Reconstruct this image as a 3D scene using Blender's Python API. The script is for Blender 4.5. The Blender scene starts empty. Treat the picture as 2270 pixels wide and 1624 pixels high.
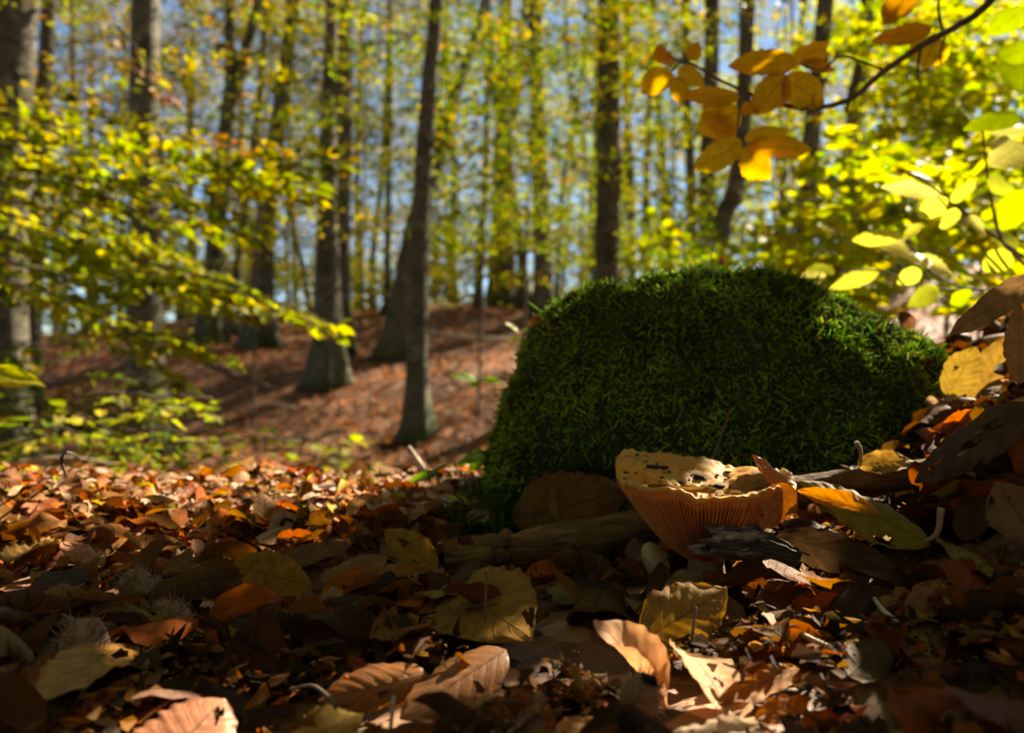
import bpy, math, random
import numpy as np
from mathutils import Vector, noise as mnoise

# ------------------------------------------------------------------ camera, sky, sun, exposure
SC = bpy.context.scene
COL = SC.collection
CZ = 0.14                                   # lens height above the forest floor (m)
F, CX, CY = 1782.0, 1135.0, 812.0           # working units of the picture, 2270 x 1624
cam_d = bpy.data.cameras.new('camera')
cam = bpy.data.objects.new('camera', cam_d); COL.objects.link(cam)
cam.location = (0, 0, CZ); cam.rotation_euler = (math.radians(90), 0, 0)
cam_d.sensor_width = 36.0; cam_d.lens = 36.0 * F / 2270.0
cam_d.clip_start = 0.02; cam_d.clip_end = 3000
cam_d.dof.use_dof = True; cam_d.dof.focus_distance = 0.47; cam_d.dof.aperture_fstop = 7.0
SC.camera = cam

SUN_AZ, SUN_EL = math.radians(42), math.radians(35)   # azimuth to the right of the view direction
SUN = np.array([math.sin(SUN_AZ)*math.cos(SUN_EL), math.cos(SUN_AZ)*math.cos(SUN_EL), math.sin(SUN_EL)])
world = bpy.data.worlds.new('World'); SC.world = world; world.use_nodes = True
wn = world.node_tree; wn.nodes.clear()
sky = wn.nodes.new('ShaderNodeTexSky'); sky.sky_type = 'NISHITA'; sky.sun_disc = False
sky.sun_elevation = SUN_EL; sky.sun_rotation = SUN_AZ
sky.altitude = 1500; sky.air_density = 1.0; sky.dust_density = 0.1; sky.ozone_density = 4.0
bgn = wn.nodes.new('ShaderNodeBackground'); bgn.inputs['Strength'].default_value = 0.05
wo = wn.nodes.new('ShaderNodeOutputWorld')
wn.links.new(sky.outputs[0], bgn.inputs[0]); wn.links.new(bgn.outputs[0], wo.inputs[0])
sun_d = bpy.data.lights.new('sun', 'SUN'); sun_d.energy = 5.0; sun_d.angle = math.radians(0.5); sun_d.color = (1.0, 0.88, 0.70)
sun = bpy.data.objects.new('sun', sun_d); COL.objects.link(sun)
sun.rotation_euler = Vector(SUN).to_track_quat('Z', 'Y').to_euler()
VS = SC.view_settings
VS.view_transform = 'Standard'; VS.look = 'None'; VS.gamma = 1.0; VS.use_curve_mapping = False
VS.exposure = 2.05
VS.use_white_balance = True; VS.white_balance_temperature = 6900; VS.white_balance_tint = 8   # daylight set a little warm, as in the photograph
SC.render.engine = 'CYCLES'
cy = SC.cycles
cy.max_bounces = 8; cy.diffuse_bounces = 3; cy.glossy_bounces = 2; cy.transmission_bounces = 5; cy.transparent_max_bounces = 4
cy.sample_clamp_indirect = 6.0
cy.use_denoising = True

RNG = np.random.default_rng(7)
random.seed(7)

# ------------------------------------------------------------------ helpers
def norm(a):
    a = np.asarray(a, float)
    return a / np.maximum(np.linalg.norm(a, axis=-1, keepdims=True), 1e-9)

def W(px, py, d):
    """the point at depth d seen at picture position px, py"""
    return np.array([(px-CX)/F*d, d, CZ+(CY-py)/F*d])

def proj(p):
    p = np.atleast_2d(p); d = np.maximum(p[:, 1], 1e-4)
    return np.stack([CX+p[:, 0]/d*F, CY-(p[:, 2]-CZ)/d*F, p[:, 1]], 1)

_py = np.array([-900, -60, -8, -1, .85, 1.1, 1.5, 2.4, 4, 6, 9, 12, 14, 20, 26, 30, 36, 46, 75, 140, 900.])
_pz = np.array([-14, -2.2, -.15, 0, 0, -.02, -.13, -.40, -.62, -.70, -.66, -.2, .28, 1.4, 2.3, 2.65, 2.6, 1.2, -6, -14, -16.])
def height(x, y):
    x = np.asarray(x, float); y = np.asarray(y, float)
    wy = 0.02+0.06*np.abs(y)
    z = sum(np.interp(y+wy*k, _py, _pz) for k in (-1.5, -.75, 0, .75, 1.5))/5
    near = 1/(1+np.exp((np.hypot(x, y)-2.2)*3.0))
    r = np.log1p(np.exp(np.clip((x-.17)*16, -50, 50)))/16+np.clip(x-3.3, 0, None)
    r2 = np.log1p(np.exp(np.clip((x-.31)*30, -50, 50)))/30
    z = z + near*(.30*r/(1+.8*r)+.55*r2/(1+2.5*r2))
    far = 1-near
    z = z + far*(.07*np.clip(x, -25, 25)*np.clip(y/10, 0, 1)*np.clip((60-np.abs(y))/30, 0, 1))
    z = z + .006*near*(np.sin(23*x+3*np.sin(9*y))*np.cos(19*y+1.3)+.6*np.sin(47*x-31*y+1))
    z = z + far*(.05*np.sin(1.9*x+.6*np.sin(1.3*y))*np.cos(1.6*y+.5)+.10*np.sin(.53*x+.71*y))
    return z

def hit(px, py, d0=.2, d1=60):
    ds = np.geomspace(d0, d1, 2500)
    p = W(px, py, 1.0)-np.array([0, 0, CZ])
    X = ds*p[0]; Z = CZ+ds*p[2]
    below = Z < height(X, ds)
    i = int(np.argmax(below)) if below.any() else len(ds)-1
    return float(ds[i])

def G(px, py, lift=.0):
    d = hit(px, py); q = W(px, py, d); q[2] = height(q[0], q[1])+lift
    return q

def mk(name, V, faces, mat, parent=None, attrs=None, smooth=True, color=None, link=True):
    """one mesh object from vertices and arrays of equal-sided polygons"""
    me = mesh(name, V, faces, mat, attrs, smooth)
    return ob(name, me, parent, color)

def mesh(name, V, faces, mat, attrs=None, smooth=True):
    if not isinstance(faces, (list, tuple)): faces = [faces]
    faces = [np.asarray(f, np.int32) for f in faces if len(f)]
    me = bpy.data.meshes.new(name)
    V = np.asarray(V, np.float32)
    me.vertices.add(len(V)); me.vertices.foreach_set('co', V.ravel())
    nl = sum(f.size for f in faces); npoly = sum(len(f) for f in faces)
    me.loops.add(nl); me.polygons.add(npoly)
    me.loops.foreach_set('vertex_index', np.concatenate([f.ravel() for f in faces]))
    starts = []; o = 0
    for f in faces:
        starts.append(np.arange(len(f), dtype=np.int32)*f.shape[1]+o); o += f.size
    me.polygons.foreach_set('loop_start', np.concatenate(starts))
    me.polygons.foreach_set('use_smooth', np.full(npoly, smooth, bool))
    for k, a in (attrs or {}).items():
        a = np.asarray(a, np.float32)
        if k == 'col':
            if a.shape[1] == 3: a = np.concatenate([a, np.ones((len(a), 1), np.float32)], 1)
            at = me.attributes.new('col', 'FLOAT_COLOR', 'POINT'); at.data.foreach_set('color', a.ravel())
        else:
            at = me.attributes.new(k, 'FLOAT_VECTOR', 'POINT'); at.data.foreach_set('vector', a.ravel())
    me.update(calc_edges=True)
    if mat is not None: me.materials.append(mat)
    return me

def ob(name, me, parent=None, color=None):
    o = bpy.data.objects.new(name, me); COL.objects.link(o)
    if parent is not None: o.parent = parent
    if color is not None: o.color = (*color, 1)
    return o

def tag(o, label, cat, group=None, kind=None):
    o['label'] = label
    if cat: o['category'] = cat
    if group: o['group'] = group
    if kind: o['kind'] = kind
    return o

def empty(name, loc, label, cat, group=None):
    o = bpy.data.objects.new(name, None); COL.objects.link(o); o.location = loc
    return tag(o, label, cat, group)

def rel(V, o):
    return np.asarray(V)-np.array(o.location)

class Acc:
    """collects several shapes for one part"""
    def __init__(s): s.V = []; s.F = {}; s.n = 0; s.A = {}
    def add(s, V, faces, **attrs):
        if not isinstance(faces, (list, tuple)): faces = [faces]
        for f in faces:
            f = np.asarray(f)
            if len(f): s.F.setdefault(f.shape[1], []).append(f+s.n)
        s.V.append(np.asarray(V, float)); s.n += len(V)
        for k, a in attrs.items(): s.A.setdefault(k, []).append(np.asarray(a, float))
        return s
    def get(s):
        return np.concatenate(s.V), [np.concatenate(f) for f in s.F.values()], {k: np.concatenate(a) for k, a in s.A.items()}
    def build(s, name, mat, parent=None, smooth=True, color=None, off=None):
        V, f, a = s.get()
        if off is not None: V = V-np.asarray(off)
        return mk(name, V, f, mat, parent, a, smooth, color)

def catmull(P, n):
    P = np.asarray(P, float); m = len(P)
    if m == 2: return P[0]+(P[1]-P[0])*np.linspace(0, 1, n)[:, None]
    Q = np.vstack([2*P[0]-P[1], P, 2*P[-1]-P[-2]])
    t = np.linspace(0, m-1-1e-6, n); i = t.astype(int); f = (t-i)[:, None]
    a, b, c, d = Q[i], Q[i+1], Q[i+2], Q[i+3]
    return .5*((2*b)+(-a+c)*f+(2*a-5*b+4*c-d)*f*f+(-a+3*b-3*c+d)*f**3)

def tube(P, R, sides=8, n=None, cap=True, rough=0., seed=0, freq=8.):
    """tapered tube along points P with radii R (interpolated)"""
    P = np.asarray(P, float); R = np.asarray(R, float)
    if n:
        Rn = np.interp(np.linspace(0, 1, n), np.linspace(0, 1, len(R)), R)
        P = catmull(P, n); R = Rn
    n = len(P)
    T = norm(np.gradient(P, axis=0))
    a = np.cross(T[0], [0.3, 0.9, 0.2]); 
    if np.linalg.norm(a) < .1: a = np.cross(T[0], [1, 0, 0])
    A = [norm(a)]
    for i in range(1, n):
        v = A[-1]-T[i]*np.dot(A[-1], T[i]); A.append(norm(v))
    A = np.array(A); B = np.cross(T, A)
    th = np.linspace(0, 2*np.pi, sides, endpoint=False)
    rr = R[:, None]*np.ones(sides)
    if rough:
        rg = np.random.default_rng(seed); ph = rg.uniform(0, 6.28, 8)
        s = np.linspace(0, 1, n)[:, None]*freq
        rr = rr*(1+rough*(np.sin(2*th+ph[0]+s*2)+.7*np.sin(3*th+ph[1]-s*3.1)+.8*np.sin(s*5+ph[2]+th)+.5*np.sin(5*th+ph[3]+s*1.7)+.5*np.sin(s*11+ph[4]-2*th))/2)
    V = P[:, None]+rr[..., None]*(np.cos(th)[None, :, None]*A[:, None]+np.sin(th)[None, :, None]*B[:, None])
    V = V.reshape(-1, 3)
    i = np.arange(n-1)[:, None]; j = np.arange(sides)[None]
    j2 = (j+1) % sides
    Q = np.stack([i*sides+j, i*sides+j2, (i+1)*sides+j2, (i+1)*sides+j], -1).reshape(-1, 4)
    faces = [Q]
    if cap:
        c0, c1 = len(V), len(V)+1
        V = np.vstack([V, P[0], P[-1]])
        j = np.arange(sides); j2 = (j+1) % sides
        tri = np.vstack([np.stack([j2, j, np.full(sides, c0)], 1), np.stack([(n-1)*sides+j, (n-1)*sides+j2, np.full(sides, c1)], 1)])
        faces.append(tri)
    return V, faces

# ------------------------------------------------------------------ materials
def nodes(name):
    m = bpy.data.materials.new(name); m.use_nodes = True
    nt = m.node_tree; nt.nodes.clear()
    def N(t, **kw):
        n = nt.nodes.new('ShaderNode'+t)
        ins = kw.pop('ins', {})
        for k, v in kw.items(): setattr(n, k, v)
        for k, v in ins.items():
            s = n.inputs[k]
            if isinstance(v, bpy.types.NodeSocket): nt.links.new(v, s)
            else: s.default_value = v
        return n
    return m, nt, N

def mth(N, op, a, b=None, clamp=False):
    ins = {0: a}
    if b is not None: ins[1] = b
    return N('Math', operation=op, use_clamp=clamp, ins=ins).outputs[0]

def mrange(N, v, a, b, c=0., d=1.):
    return N('MapRange', ins={'Value': v, 'From Min': a, 'From Max': b, 'To Min': c, 'To Max': d}).outputs[0]

def mixc(N, f, a, b, blend='MIX'):
    return N('MixRGB', blend_type=blend, ins={'Fac': f, 'Color1': a, 'Color2': b}).outputs[0]

def noise(N, vec, scale, detail=3., rough=.55):
    return N('TexNoise', ins={'Vector': vec, 'Scale': scale, 'Detail': detail, 'Roughness': rough}).outputs['Fac']

def leaf_material(name, trans, rough, vein, veins=True, spec=.4, mottle=.6, tscale=1.3, nscale=90.):
    m, nt, N = nodes(name)
    col = N('Attribute', attribute_name='col').outputs['Color']
    oc = N('ObjectInfo').outputs['Color']
    base = mixc(N, 1., col, oc, 'MULTIPLY')
    pos = N('TexCoord').outputs['Object']
    n1 = noise(N, pos, nscale, 4., .6)
    n2 = noise(N, pos, nscale*3.5, 3., .6)
    dark = N('HueSaturation', ins={'Color': base, 'Value': .36, 'Saturation': 1.05, 'Hue': .49}).outputs[0]
    lite = N('HueSaturation', ins={'Color': base, 'Value': 1.25, 'Saturation': .92}).outputs[0]
    c = mixc(N, mrange(N, n1, .42, .68, 0., mottle), base, dark)
    c = mixc(N, mrange(N, n2, .45, .75, 0., mottle*.7), c, lite)
    h = mth(N, 'MULTIPLY', n2, .35)
    if veins:
        lp = N('SeparateXYZ', ins={0: N('Attribute', attribute_name='lp').outputs['Vector']})
        u, v = lp.outputs[0], lp.outputs[1]
        au = mth(N, 'ABSOLUTE', u)
        mid = mrange(N, au, .055, .02)
        t = mth(N, 'MULTIPLY', mth(N, 'SUBTRACT', v, mth(N, 'MULTIPLY', au, .2)), 8.)
        fr = mth(N, 'ABSOLUTE', mth(N, 'SUBTRACT', mth(N, 'FRACT', t), .5))
        side = mrange(N, fr, .07, .02)
        side = mth(N, 'MULTIPLY', side, mrange(N, au, .95, .6))
        vv = mth(N, 'MAXIMUM', mid, mth(N, 'MULTIPLY', side, .75), clamp=True)
        vc = N('HueSaturation', ins={'Color': base, 'Value': .5, 'Saturation': 1.0}).outputs[0]
        c = mixc(N, mth(N, 'MULTIPLY', vv, vein), c, vc)
        edge = mrange(N, au, .88, 1.0, 0., .55)
        c = mixc(N, mth(N, 'MULTIPLY', edge, n1), c, dark)
        h = mth(N, 'ADD', h, mth(N, 'MULTIPLY', vv, .8))
    bmp = N('Bump', ins={'Strength': .5, 'Distance': .0012, 'Height': h}).outputs[0]
    pr = N('BsdfPrincipled', ins={'Base Color': c, 'Roughness': mth(N, 'ADD', mth(N, 'MULTIPLY', n1, .3), rough-.15), 'Specular IOR Level': spec, 'Specular Tint': (1., .78, .55, 1.), 'Normal': bmp})
    tc = N('HueSaturation', ins={'Color': c, 'Value': tscale, 'Saturation': 1.1}).outputs[0]
    tr = N('BsdfTranslucent', ins={'Color': tc})
    mx = N('MixShader', ins={0: trans, 1: pr.outputs[0], 2: tr.outputs[0]})
    out = N('OutputMaterial', ins={0: mx.outputs[0]})
    return m

M = {}
M['dry'] = leaf_material('dry_leaf', .38, .62, .75, spec=.14)
M['wet'] = leaf_material('wet_leaf', .25, .4, .75, spec=.32)
M['dry_small'] = leaf_material('dry_leaf_small', .42, .62, 0., veins=False, spec=.12, nscale=45., mottle=.35)
M['live'] = leaf_material('live_leaf', .55, .5, .45, mottle=.35, tscale=1.5, spec=.18)
M['amber'] = leaf_material('autumn_leaf', .68, .5, .8, mottle=.4, tscale=1.5, spec=.15)
M['live_small'] = leaf_material('live_leaf_small', .55, .55, 0., veins=False, mottle=.3, tscale=1.6, nscale=30., spec=.15)

def bark_material(name, c0, c1, c2, moss, scale, bump, bands=True, streak=None):
    m, nt, N = nodes(name)
    pos = N('TexCoord').outputs['Object']
    mp = N('Mapping', ins={'Vector': pos, 'Scale': (1., 1., 3.2) if bands else (.13, 1., 1.)}).outputs[0]
    n1 = noise(N, mp, scale, 5., .6); n2 = noise(N, pos, scale*.28, 3.); n3 = noise(N, mp, scale*4, 3.)
    c = mixc(N, mrange(N, n1, .35, .65), (*c0, 1), (*c1, 1))
    c = mixc(N, mrange(N, n2, .52, .68, 0., .8), c, (*c2, 1))
    c = mixc(N, mrange(N, n3, .6, .75, 0., .6), c, (c0[0]*.35, c0[1]*.35, c0[2]*.35, 1))
    if moss:
        n4 = noise(N, pos, scale*.55, 4., .65)
        c = mixc(N, mrange(N, n4, .56, .64, 0., .75), c, (c1[0]*1.5, c1[1]*1.55, c1[2]*1.5, 1))
        z = N('SeparateXYZ', ins={0: pos}).outputs[2]
        f = mth(N, 'MULTIPLY', mrange(N, z, moss, 0.05), mrange(N, n2, .38, .55), clamp=True)
        c = mixc(N, f, c, (.055, .075, .012, 1))
    if streak: c = mixc(N, mth(N, 'MULTIPLY', mrange(N, n2, .52, .62), mrange(N, n1, .45, .58), clamp=True), c, (*streak, 1))
    h = mth(N, 'ADD', n1, mth(N, 'MULTIPLY', n3, .5))
    bmp = N('Bump', ins={'Strength': .8, 'Distance': bump, 'Height': h}).outputs[0]
    pr = N('BsdfPrincipled', ins={'Base Color': c, 'Roughness': .8, 'Specular IOR Level': .25, 'Normal': bmp})
    N('OutputMaterial', ins={0: pr.outputs[0]})
    return m
M['bark'] = bark_material('beech_bark', (.055, .046, .026), (.16, .138, .092), (.026, .025, .009), 1.3, 9., .03)
M['twig'] = bark_material('twig_bark', (.075, .05, .035), (.13, .09, .06), (.05, .04, .03), 0, 150., .001)
M['twig_pale'] = bark_material('pale_twig_bark', (.34, .25, .17), (.45, .36, .27), (.2, .13, .08), 0, 150., .001)
M['log'] = bark_material('rotting_wood', (.085, .042, .012), (.155, .08, .023), (.03, .017, .007), 0, 130., .007, bands=False, streak=(.24, .125, .035))
M['char'] = bark_material('weathered_wood', (.03, .024, .016), (.10, .075, .04), (.02, .016, .01), 0, 180., .004, bands=False, streak=(.30, .23, .17))
M['petiole'] = bark_material('leaf_stalk', (.24, .13, .06), (.34, .21, .11), (.12, .06, .03), 0, 200., .0006)

def simple(name, c0, c1, scale, rough=.7, bump=.002, spec=.3, c2=None, usecol=False):
    m, nt, N = nodes(name)
    pos = N('TexCoord').outputs['Object']
    n1 = noise(N, pos, scale, 5., .6); n2 = noise(N, pos, scale*4.3, 3., .6)
    c = mixc(N, mrange(N, n1, .35, .65), (*c0, 1), (*c1, 1))
    if c2: c = mixc(N, mrange(N, n2, .6, .72, 0., .9), c, (*c2, 1))
    if usecol: c = mixc(N, 1., c, N('Attribute', attribute_name='col').outputs['Color'], 'MULTIPLY')
    bmp = N('Bump', ins={'Strength': .7, 'Distance': bump, 'Height': mth(N, 'ADD', n1, mth(N, 'MULTIPLY', n2, .6))}).outputs[0]
    pr = N('BsdfPrincipled', ins={'Base Color': c, 'Roughness': rough, 'Specular IOR Level': spec, 'Normal': bmp})
    N('OutputMaterial', ins={0: pr.outputs[0]})
    return m
M['rock'] = simple('boulder_stone', (.012, .016, .005), (.035, .04, .012), 30., .95, .01, .0)
M['soil_bit'] = simple('dirt_crumb', (.012, .009, .006), (.04, .028, .015), 500., .7, .002, .15)
M['husk'] = simple('beech_husk', (.13, .065, .028), (.24, .13, .06), 220., .7, .001)
M['stem'] = simple('mushroom_stem', (.24, .13, .05), (.34, .2, .09), 120., .6, .0008, .35, c2=(.2, .11, .05))
M['small_cap'] = simple('small_mushroom_cap', (.32, .19, .06), (.42, .27, .10), 90., .45, .0008, .4, c2=(.3, .18, .08))

def moss_material():
    m, nt, N = nodes('moss')
    col = N('Attribute', attribute_name='col').outputs['Color']
    pos = N('TexCoord').outputs['Object']
    n = noise(N, pos, 1500., 2.)
    bmp = N('Bump', ins={'Strength': .9, 'Distance': .0006, 'Height': n}).outputs[0]
    pr = N('BsdfPrincipled', ins={'Base Color': col, 'Roughness': .8, 'Specular IOR Level': .06, 'Normal': bmp})
    tr = N('BsdfTranslucent', ins={'Color': col})
    mx = N('MixShader', ins={0: .5, 1: pr.outputs[0], 2: tr.outputs[0]})
    N('OutputMaterial', ins={0: mx.outputs[0]})
    return m
M['moss'] = moss_material()

def cap_material(name, gill):
    m, nt, N = nodes(name)
    pos = N('TexCoord').outputs['Object']
    n1 = noise(N, pos, 55., 5., .6); n2 = noise(N, pos, 260., 4., .65)
    if gill:
        c = mixc(N, mrange(N, n1, .35, .65), (.50, .145, .026, 1), (.56, .20, .045, 1))
        c = mixc(N, mrange(N, n2, .64, .72, 0., .8), c, (.16, .06, .02, 1))
        r, d = .6, .0004
    else:
        c = mixc(N, mrange(N, n1, .38, .6), (.42, .17, .018, 1), (.48, .25, .030, 1))
        c = mixc(N, mrange(N, n1, .56, .68, 0., .7), c, (.24, .10, .018, 1))
        c = mixc(N, mrange(N, n2, .6, .68, 0., .9), c, (.10, .05, .02, 1))
        r, d = .62, .0012
    if gill: c = mixc(N, 1., c, N('Attribute', attribute_name='col').outputs['Color'], 'MULTIPLY')
    bmp = N('Bump', ins={'Strength': .6, 'Distance': d, 'Height': n2}).outputs[0]
    pr = N('BsdfPrincipled', ins={'Base Color': c, 'Roughness': r, 'Specular IOR Level': .18, 'Normal': bmp,
           'Subsurface Weight': (.0 if gill else .1), 'Subsurface Radius': (.006, .003, .001), 'Subsurface Scale': 1.})
    N('OutputMaterial', ins={0: pr.outputs[0]})
    return m
M['cap'] = cap_material('mushroom_cap', False)
M['gills'] = cap_material('mushroom_gills', True)

def ground_material():
    m, nt, N = nodes('forest_floor')
    pos = N('NewGeometry').outputs['Position']
    v1 = N('TexVoronoi', ins={'Vector': pos, 'Scale': 22.}); v2 = N('TexVoronoi', ins={'Vector': pos, 'Scale': 41.})
    f = N('SeparateXYZ', ins={0: v1.outputs['Color']}).outputs[0]; g = N('SeparateXYZ', ins={0: v2.outputs['Color']}).outputs[1]
    c = mixc(N, f, (.10, .042, .018, 1), (.28, .12, .055, 1))
    c = mixc(N, mrange(N, g, .55, .9, 0., .8), c, (.40, .21, .11, 1))
    c = mixc(N, mrange(N, g, .35, .05, 0., .8), c, (.03, .018, .01, 1))
    n = noise(N, pos, 2.2, 4.)
    c = mixc(N, mrange(N, n, .55, .72, 0., .6), c, (.05, .035, .015, 1))
    h = mth(N, 'ADD', v1.outputs['Distance'], mth(N, 'MULTIPLY', v2.outputs['Distance'], .5))
    bmp = N('Bump', ins={'Strength': .9, 'Distance': .03, 'Height': h}).outputs[0]
    pr = N('BsdfPrincipled', ins={'Base Color': c, 'Roughness': .7, 'Specular IOR Level': .3, 'Normal': bmp})
    N('OutputMaterial', ins={0: pr.outputs[0]})
    return m
M['ground'] = ground_material()

# ------------------------------------------------------------------ the forest floor: one sheet out to the horizon
def axis(lims):
    out = []
    for a, b, n in lims: out.append(np.linspace(a, b, n, endpoint=False))
    return np.concatenate(out+[[lims[-1][1]]])
gx = axis([(-900, -60, 12), (-60, -12, 24), (-12, -1.2, 40), (-1.2, 1.2, 120), (1.2, 12, 40), (12, 60, 24), (60, 900, 12)])
gy = axis([(-900, -60, 12), (-60, -4, 24), (-4, .1, 16), (.1, 1.6, 80), (1.6, 6, 40), (6, 40, 90), (40, 120, 20), (120, 900, 12)])
XX, YY = np.meshgrid(gx, gy)
V = np.stack([XX, YY, height(XX, YY)-.012], -1).reshape(-1, 3)
i = np.arange(len(gy)-1)[:, None]; j = np.arange(len(gx)-1)[None]; n = len(gx)
Q = np.stack([i*n+j, i*n+j+1, (i+1)*n+j+1, (i+1)*n+j], -1).reshape(-1, 4)
ground = mk('ground', V, Q, M['ground']); ground['kind'] = 'structure'

# ------------------------------------------------------------------ leaves
def leaf_shape(L, Wd, nu=14, nv=20, bend=0., roll=0., twist=0., fold=0., ruf=0., seed=0, corr=.012, asym=0., wavy=.035, tat=0.):
    """a beech leaf: stalk end at the origin, tip on +Y, upper face +Z"""
    rg = np.random.default_rng(seed)
    u = np.linspace(-1, 1, nu+1)[None, :]*np.ones((nv+1, 1)); v = np.linspace(0, 1, nv+1)[:, None]*np.ones((1, nu+1))
    w = (v+.002)**.62*(1-v+.001)**.92/(.4026**.62*.5974**.92)
    w[0] = .03; w[-1] = .02
    au = np.abs(u)
    ph = rg.uniform(0, 6.28, 10)
    edge = 1+wavy*np.cos(2*np.pi*8*(v-.2)+np.where(u > 0, 0, .6))+.05*np.sin(5*v+ph[0]+u)*np.sign(u)
    if tat: edge = edge*(1-tat*np.clip(np.sin(11*v+ph[8]+2*np.sign(u))+.5*np.sin(29*v+ph[9])-.3, 0, 1))
    s = u*w*Wd/2*(1+(edge-1)*au)
    y = v*L+au*.05*L*np.sin(np.pi*v)
    z = corr*L*np.cos(2*np.pi*8*(v-.2*au))*np.sin(np.pi*v)*(.35+.65*au)*.5
    z = z+np.abs(s)*math.tan(fold)
    if ruf: z = z+ruf*L*(np.sin(4.1*v*1.5+2.2*u+ph[1])*.5+.5*np.sin(7*v-3*u+ph[2])*au+.35*np.sin(13*v+5*u+ph[3])*au**2+.25*np.sin(23*v-7*u+ph[4])*au**2)
    # roll across the width (one side may curl more)
    kk = roll*(1+asym*np.sign(u))/(Wd/2)*(.6+.8*np.sin(np.pi*(v*.8+.1)))
    kk = np.where(np.abs(kk) < 1e-4, 1e-4, kk)
    x2 = np.sin(kk*s)/kk-z*np.sin(kk*s); z2 = (1-np.cos(kk*s))/kk+z*np.cos(kk*s)
    if twist:
        a = twist*(v-.5); x2, z2 = x2*np.cos(a)-z2*np.sin(a), x2*np.sin(a)+z2*np.cos(a)
    if abs(bend) > 1e-3:
        k = bend/L; yy = y-L/2
        y3 = (1/k-z2)*np.sin(k*yy); z3 = 1/k-(1/k-z2)*np.cos(k*yy)
        sc = L/(2*math.sin(min(abs(bend), 3.)/2)/abs(k)); y3 = y3*sc+L/2; z3 = z3-z3[nv//2*0].mean()*0
        zb = 1/k-(1/k)*math.cos(bend/2); y2, z2 = y3, z3-zb
    else: y2 = y
    V = np.stack([x2, y2, z2], -1).reshape(-1, 3)
    i = np.arange(nv)[:, None]; j = np.arange(nu)[None]; n = nu+1
    Q = np.stack([i*n+j, i*n+j+1, (i+1)*n+j+1, (i+1)*n+j], -1).reshape(-1, 4)
    lp = np.stack([u, v, np.full_like(u, rg.uniform())], -1).reshape(-1, 3)
    return V, Q, lp

def frame(B, T, nh):
    y = norm(T-B); z = np.asarray(nh, float); z = norm(z-y*np.dot(z, y)); x = np.cross(y, z)
    return np.stack([x, y, z], 1)          # columns

MASKS = []      # what must stay in sight (end, end, half width, depth): no scattered leaf is laid in front of it
def add_mask(a, c, w, d): MASKS.append((np.asarray(a, float), np.asarray(c, float), w, d))
SUNLIT = []     # points the photograph shows in sunlight
def lit(p, r): SUNLIT.append((np.asarray(p, float), r))

LEAVES = []
def leaf_thing(label, base, tip, w, col, n=(0, -.45, 1), lift=.006, cat='leaf', mat='dry', group='fallen beech leaves', pet=None,
               parent=None, name='beech_leaf', res=(24, 34), petr=.0008, mask=True, petlift=None, holes=None, **kw):
    B = W(*base) if len(base) == 3 else G(*base, lift)
    T = W(*tip) if len(tip) == 3 else G(*tip, lift)
    L = float(np.linalg.norm(T-B)); d = (B[1]+T[1])/2
    Wd = w*d/F
    kw.setdefault('ruf', .03); kw.setdefault('tat', .10); kw.setdefault('corr', .013)
    kw.setdefault('seed', int(abs(base[0]*7+base[1]*13+tip[0])))
    V, Q, lp = leaf_shape(L, Wd, *res, **kw)
    if parent is None:
        rh = np.random.default_rng(kw['seed']+3); fc = lp[Q].mean(1)
        for _ in range(rh.integers(0, 4) if holes is None else holes):
            hu, hv, hr = rh.uniform(-.85, .85), rh.uniform(.15, .9), rh.uniform(.03, .085)
            dd = np.hypot((fc[:, 0]-hu)*.45, fc[:, 1]-hv)*(1+.35*np.sin(3*np.arctan2(fc[:, 1]-hv, fc[:, 0]-hu)+hu*9)); keep = dd > hr; Q = Q[keep]; fc = fc[keep]
    Rm = frame(B, T, n)
    V = V@Rm.T
    if parent is None:
        o = mk(name, V, Q, M[mat], None, {'lp': lp, 'col': np.ones((len(V), 3))}, True, col); o.location = B
        tag(o, label, cat, group)
    else:
        o = mk(name, V+B-np.array(parent.location), Q, M[mat], parent, {'lp': lp, 'col': np.ones((len(V), 3))}, True, col)
    if pet is not None:
        P = [B]+[W(*q) if len(q) == 3 else G(*q, petlift or lift) for q in pet]
        P[0] = B+(T-B)*.04
        tv, tf = tube(P, [petr*.75, petr, petr*1.35], 6, 12)
        if parent is None:
            pm = mk('leaf_stalk', tv-B, tf, M['petiole'], o)
    if mask and parent is None:
        add_mask(proj(B)[0, :2], proj(T)[0, :2], w*.42, min(B[1], T[1]))
    LEAVES.append((label, o, B, T))
    return o

def simple_leaves(P, D, N, L, Wd, col, fold=.15, curl=None):
    """many small leaves of two folded quads each"""
    n = len(P); D = norm(D); S = norm(np.cross(D, N)); N = np.cross(S, D)
    L = np.broadcast_to(L, n)[:, None]; Wd = np.broadcast_to(Wd, n)[:, None]/2
    cu = (np.zeros(n) if curl is None else curl)[:, None]*L
    b = P; t = P+D*L-N*cu
    l1 = P+D*L*.34-S*Wd*.95+N*Wd*fold*2; l2 = P+D*L*.72-S*Wd*.75+N*(Wd*fold*1.5-cu*.4)
    r1 = P+D*L*.34+S*Wd*.95+N*Wd*fold*2; r2 = P+D*L*.72+S*Wd*.75+N*(Wd*fold*1.5-cu*.4)
    V = np.stack([b, l1, l2, t, r2, r1], 1).reshape(-1, 3)
    k = np.arange(n)[:, None]*6
    Q = np.vstack([k+np.array([[0, 3, 2, 1]]), k+np.array([[0, 5, 4, 3]])])
    C = np.repeat(np.asarray(col, float), 6, 0)
    return V, Q, C

def colours(rg, n, palette, jit=.25):
    palette = np.asarray(palette, float)
    c = palette[rg.integers(0, len(palette), n)]
    return c*(1+jit*rg.uniform(-1, 1, (n, 1)))*(1+.1*rg.uniform(-1, 1, (n, 3)))

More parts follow.
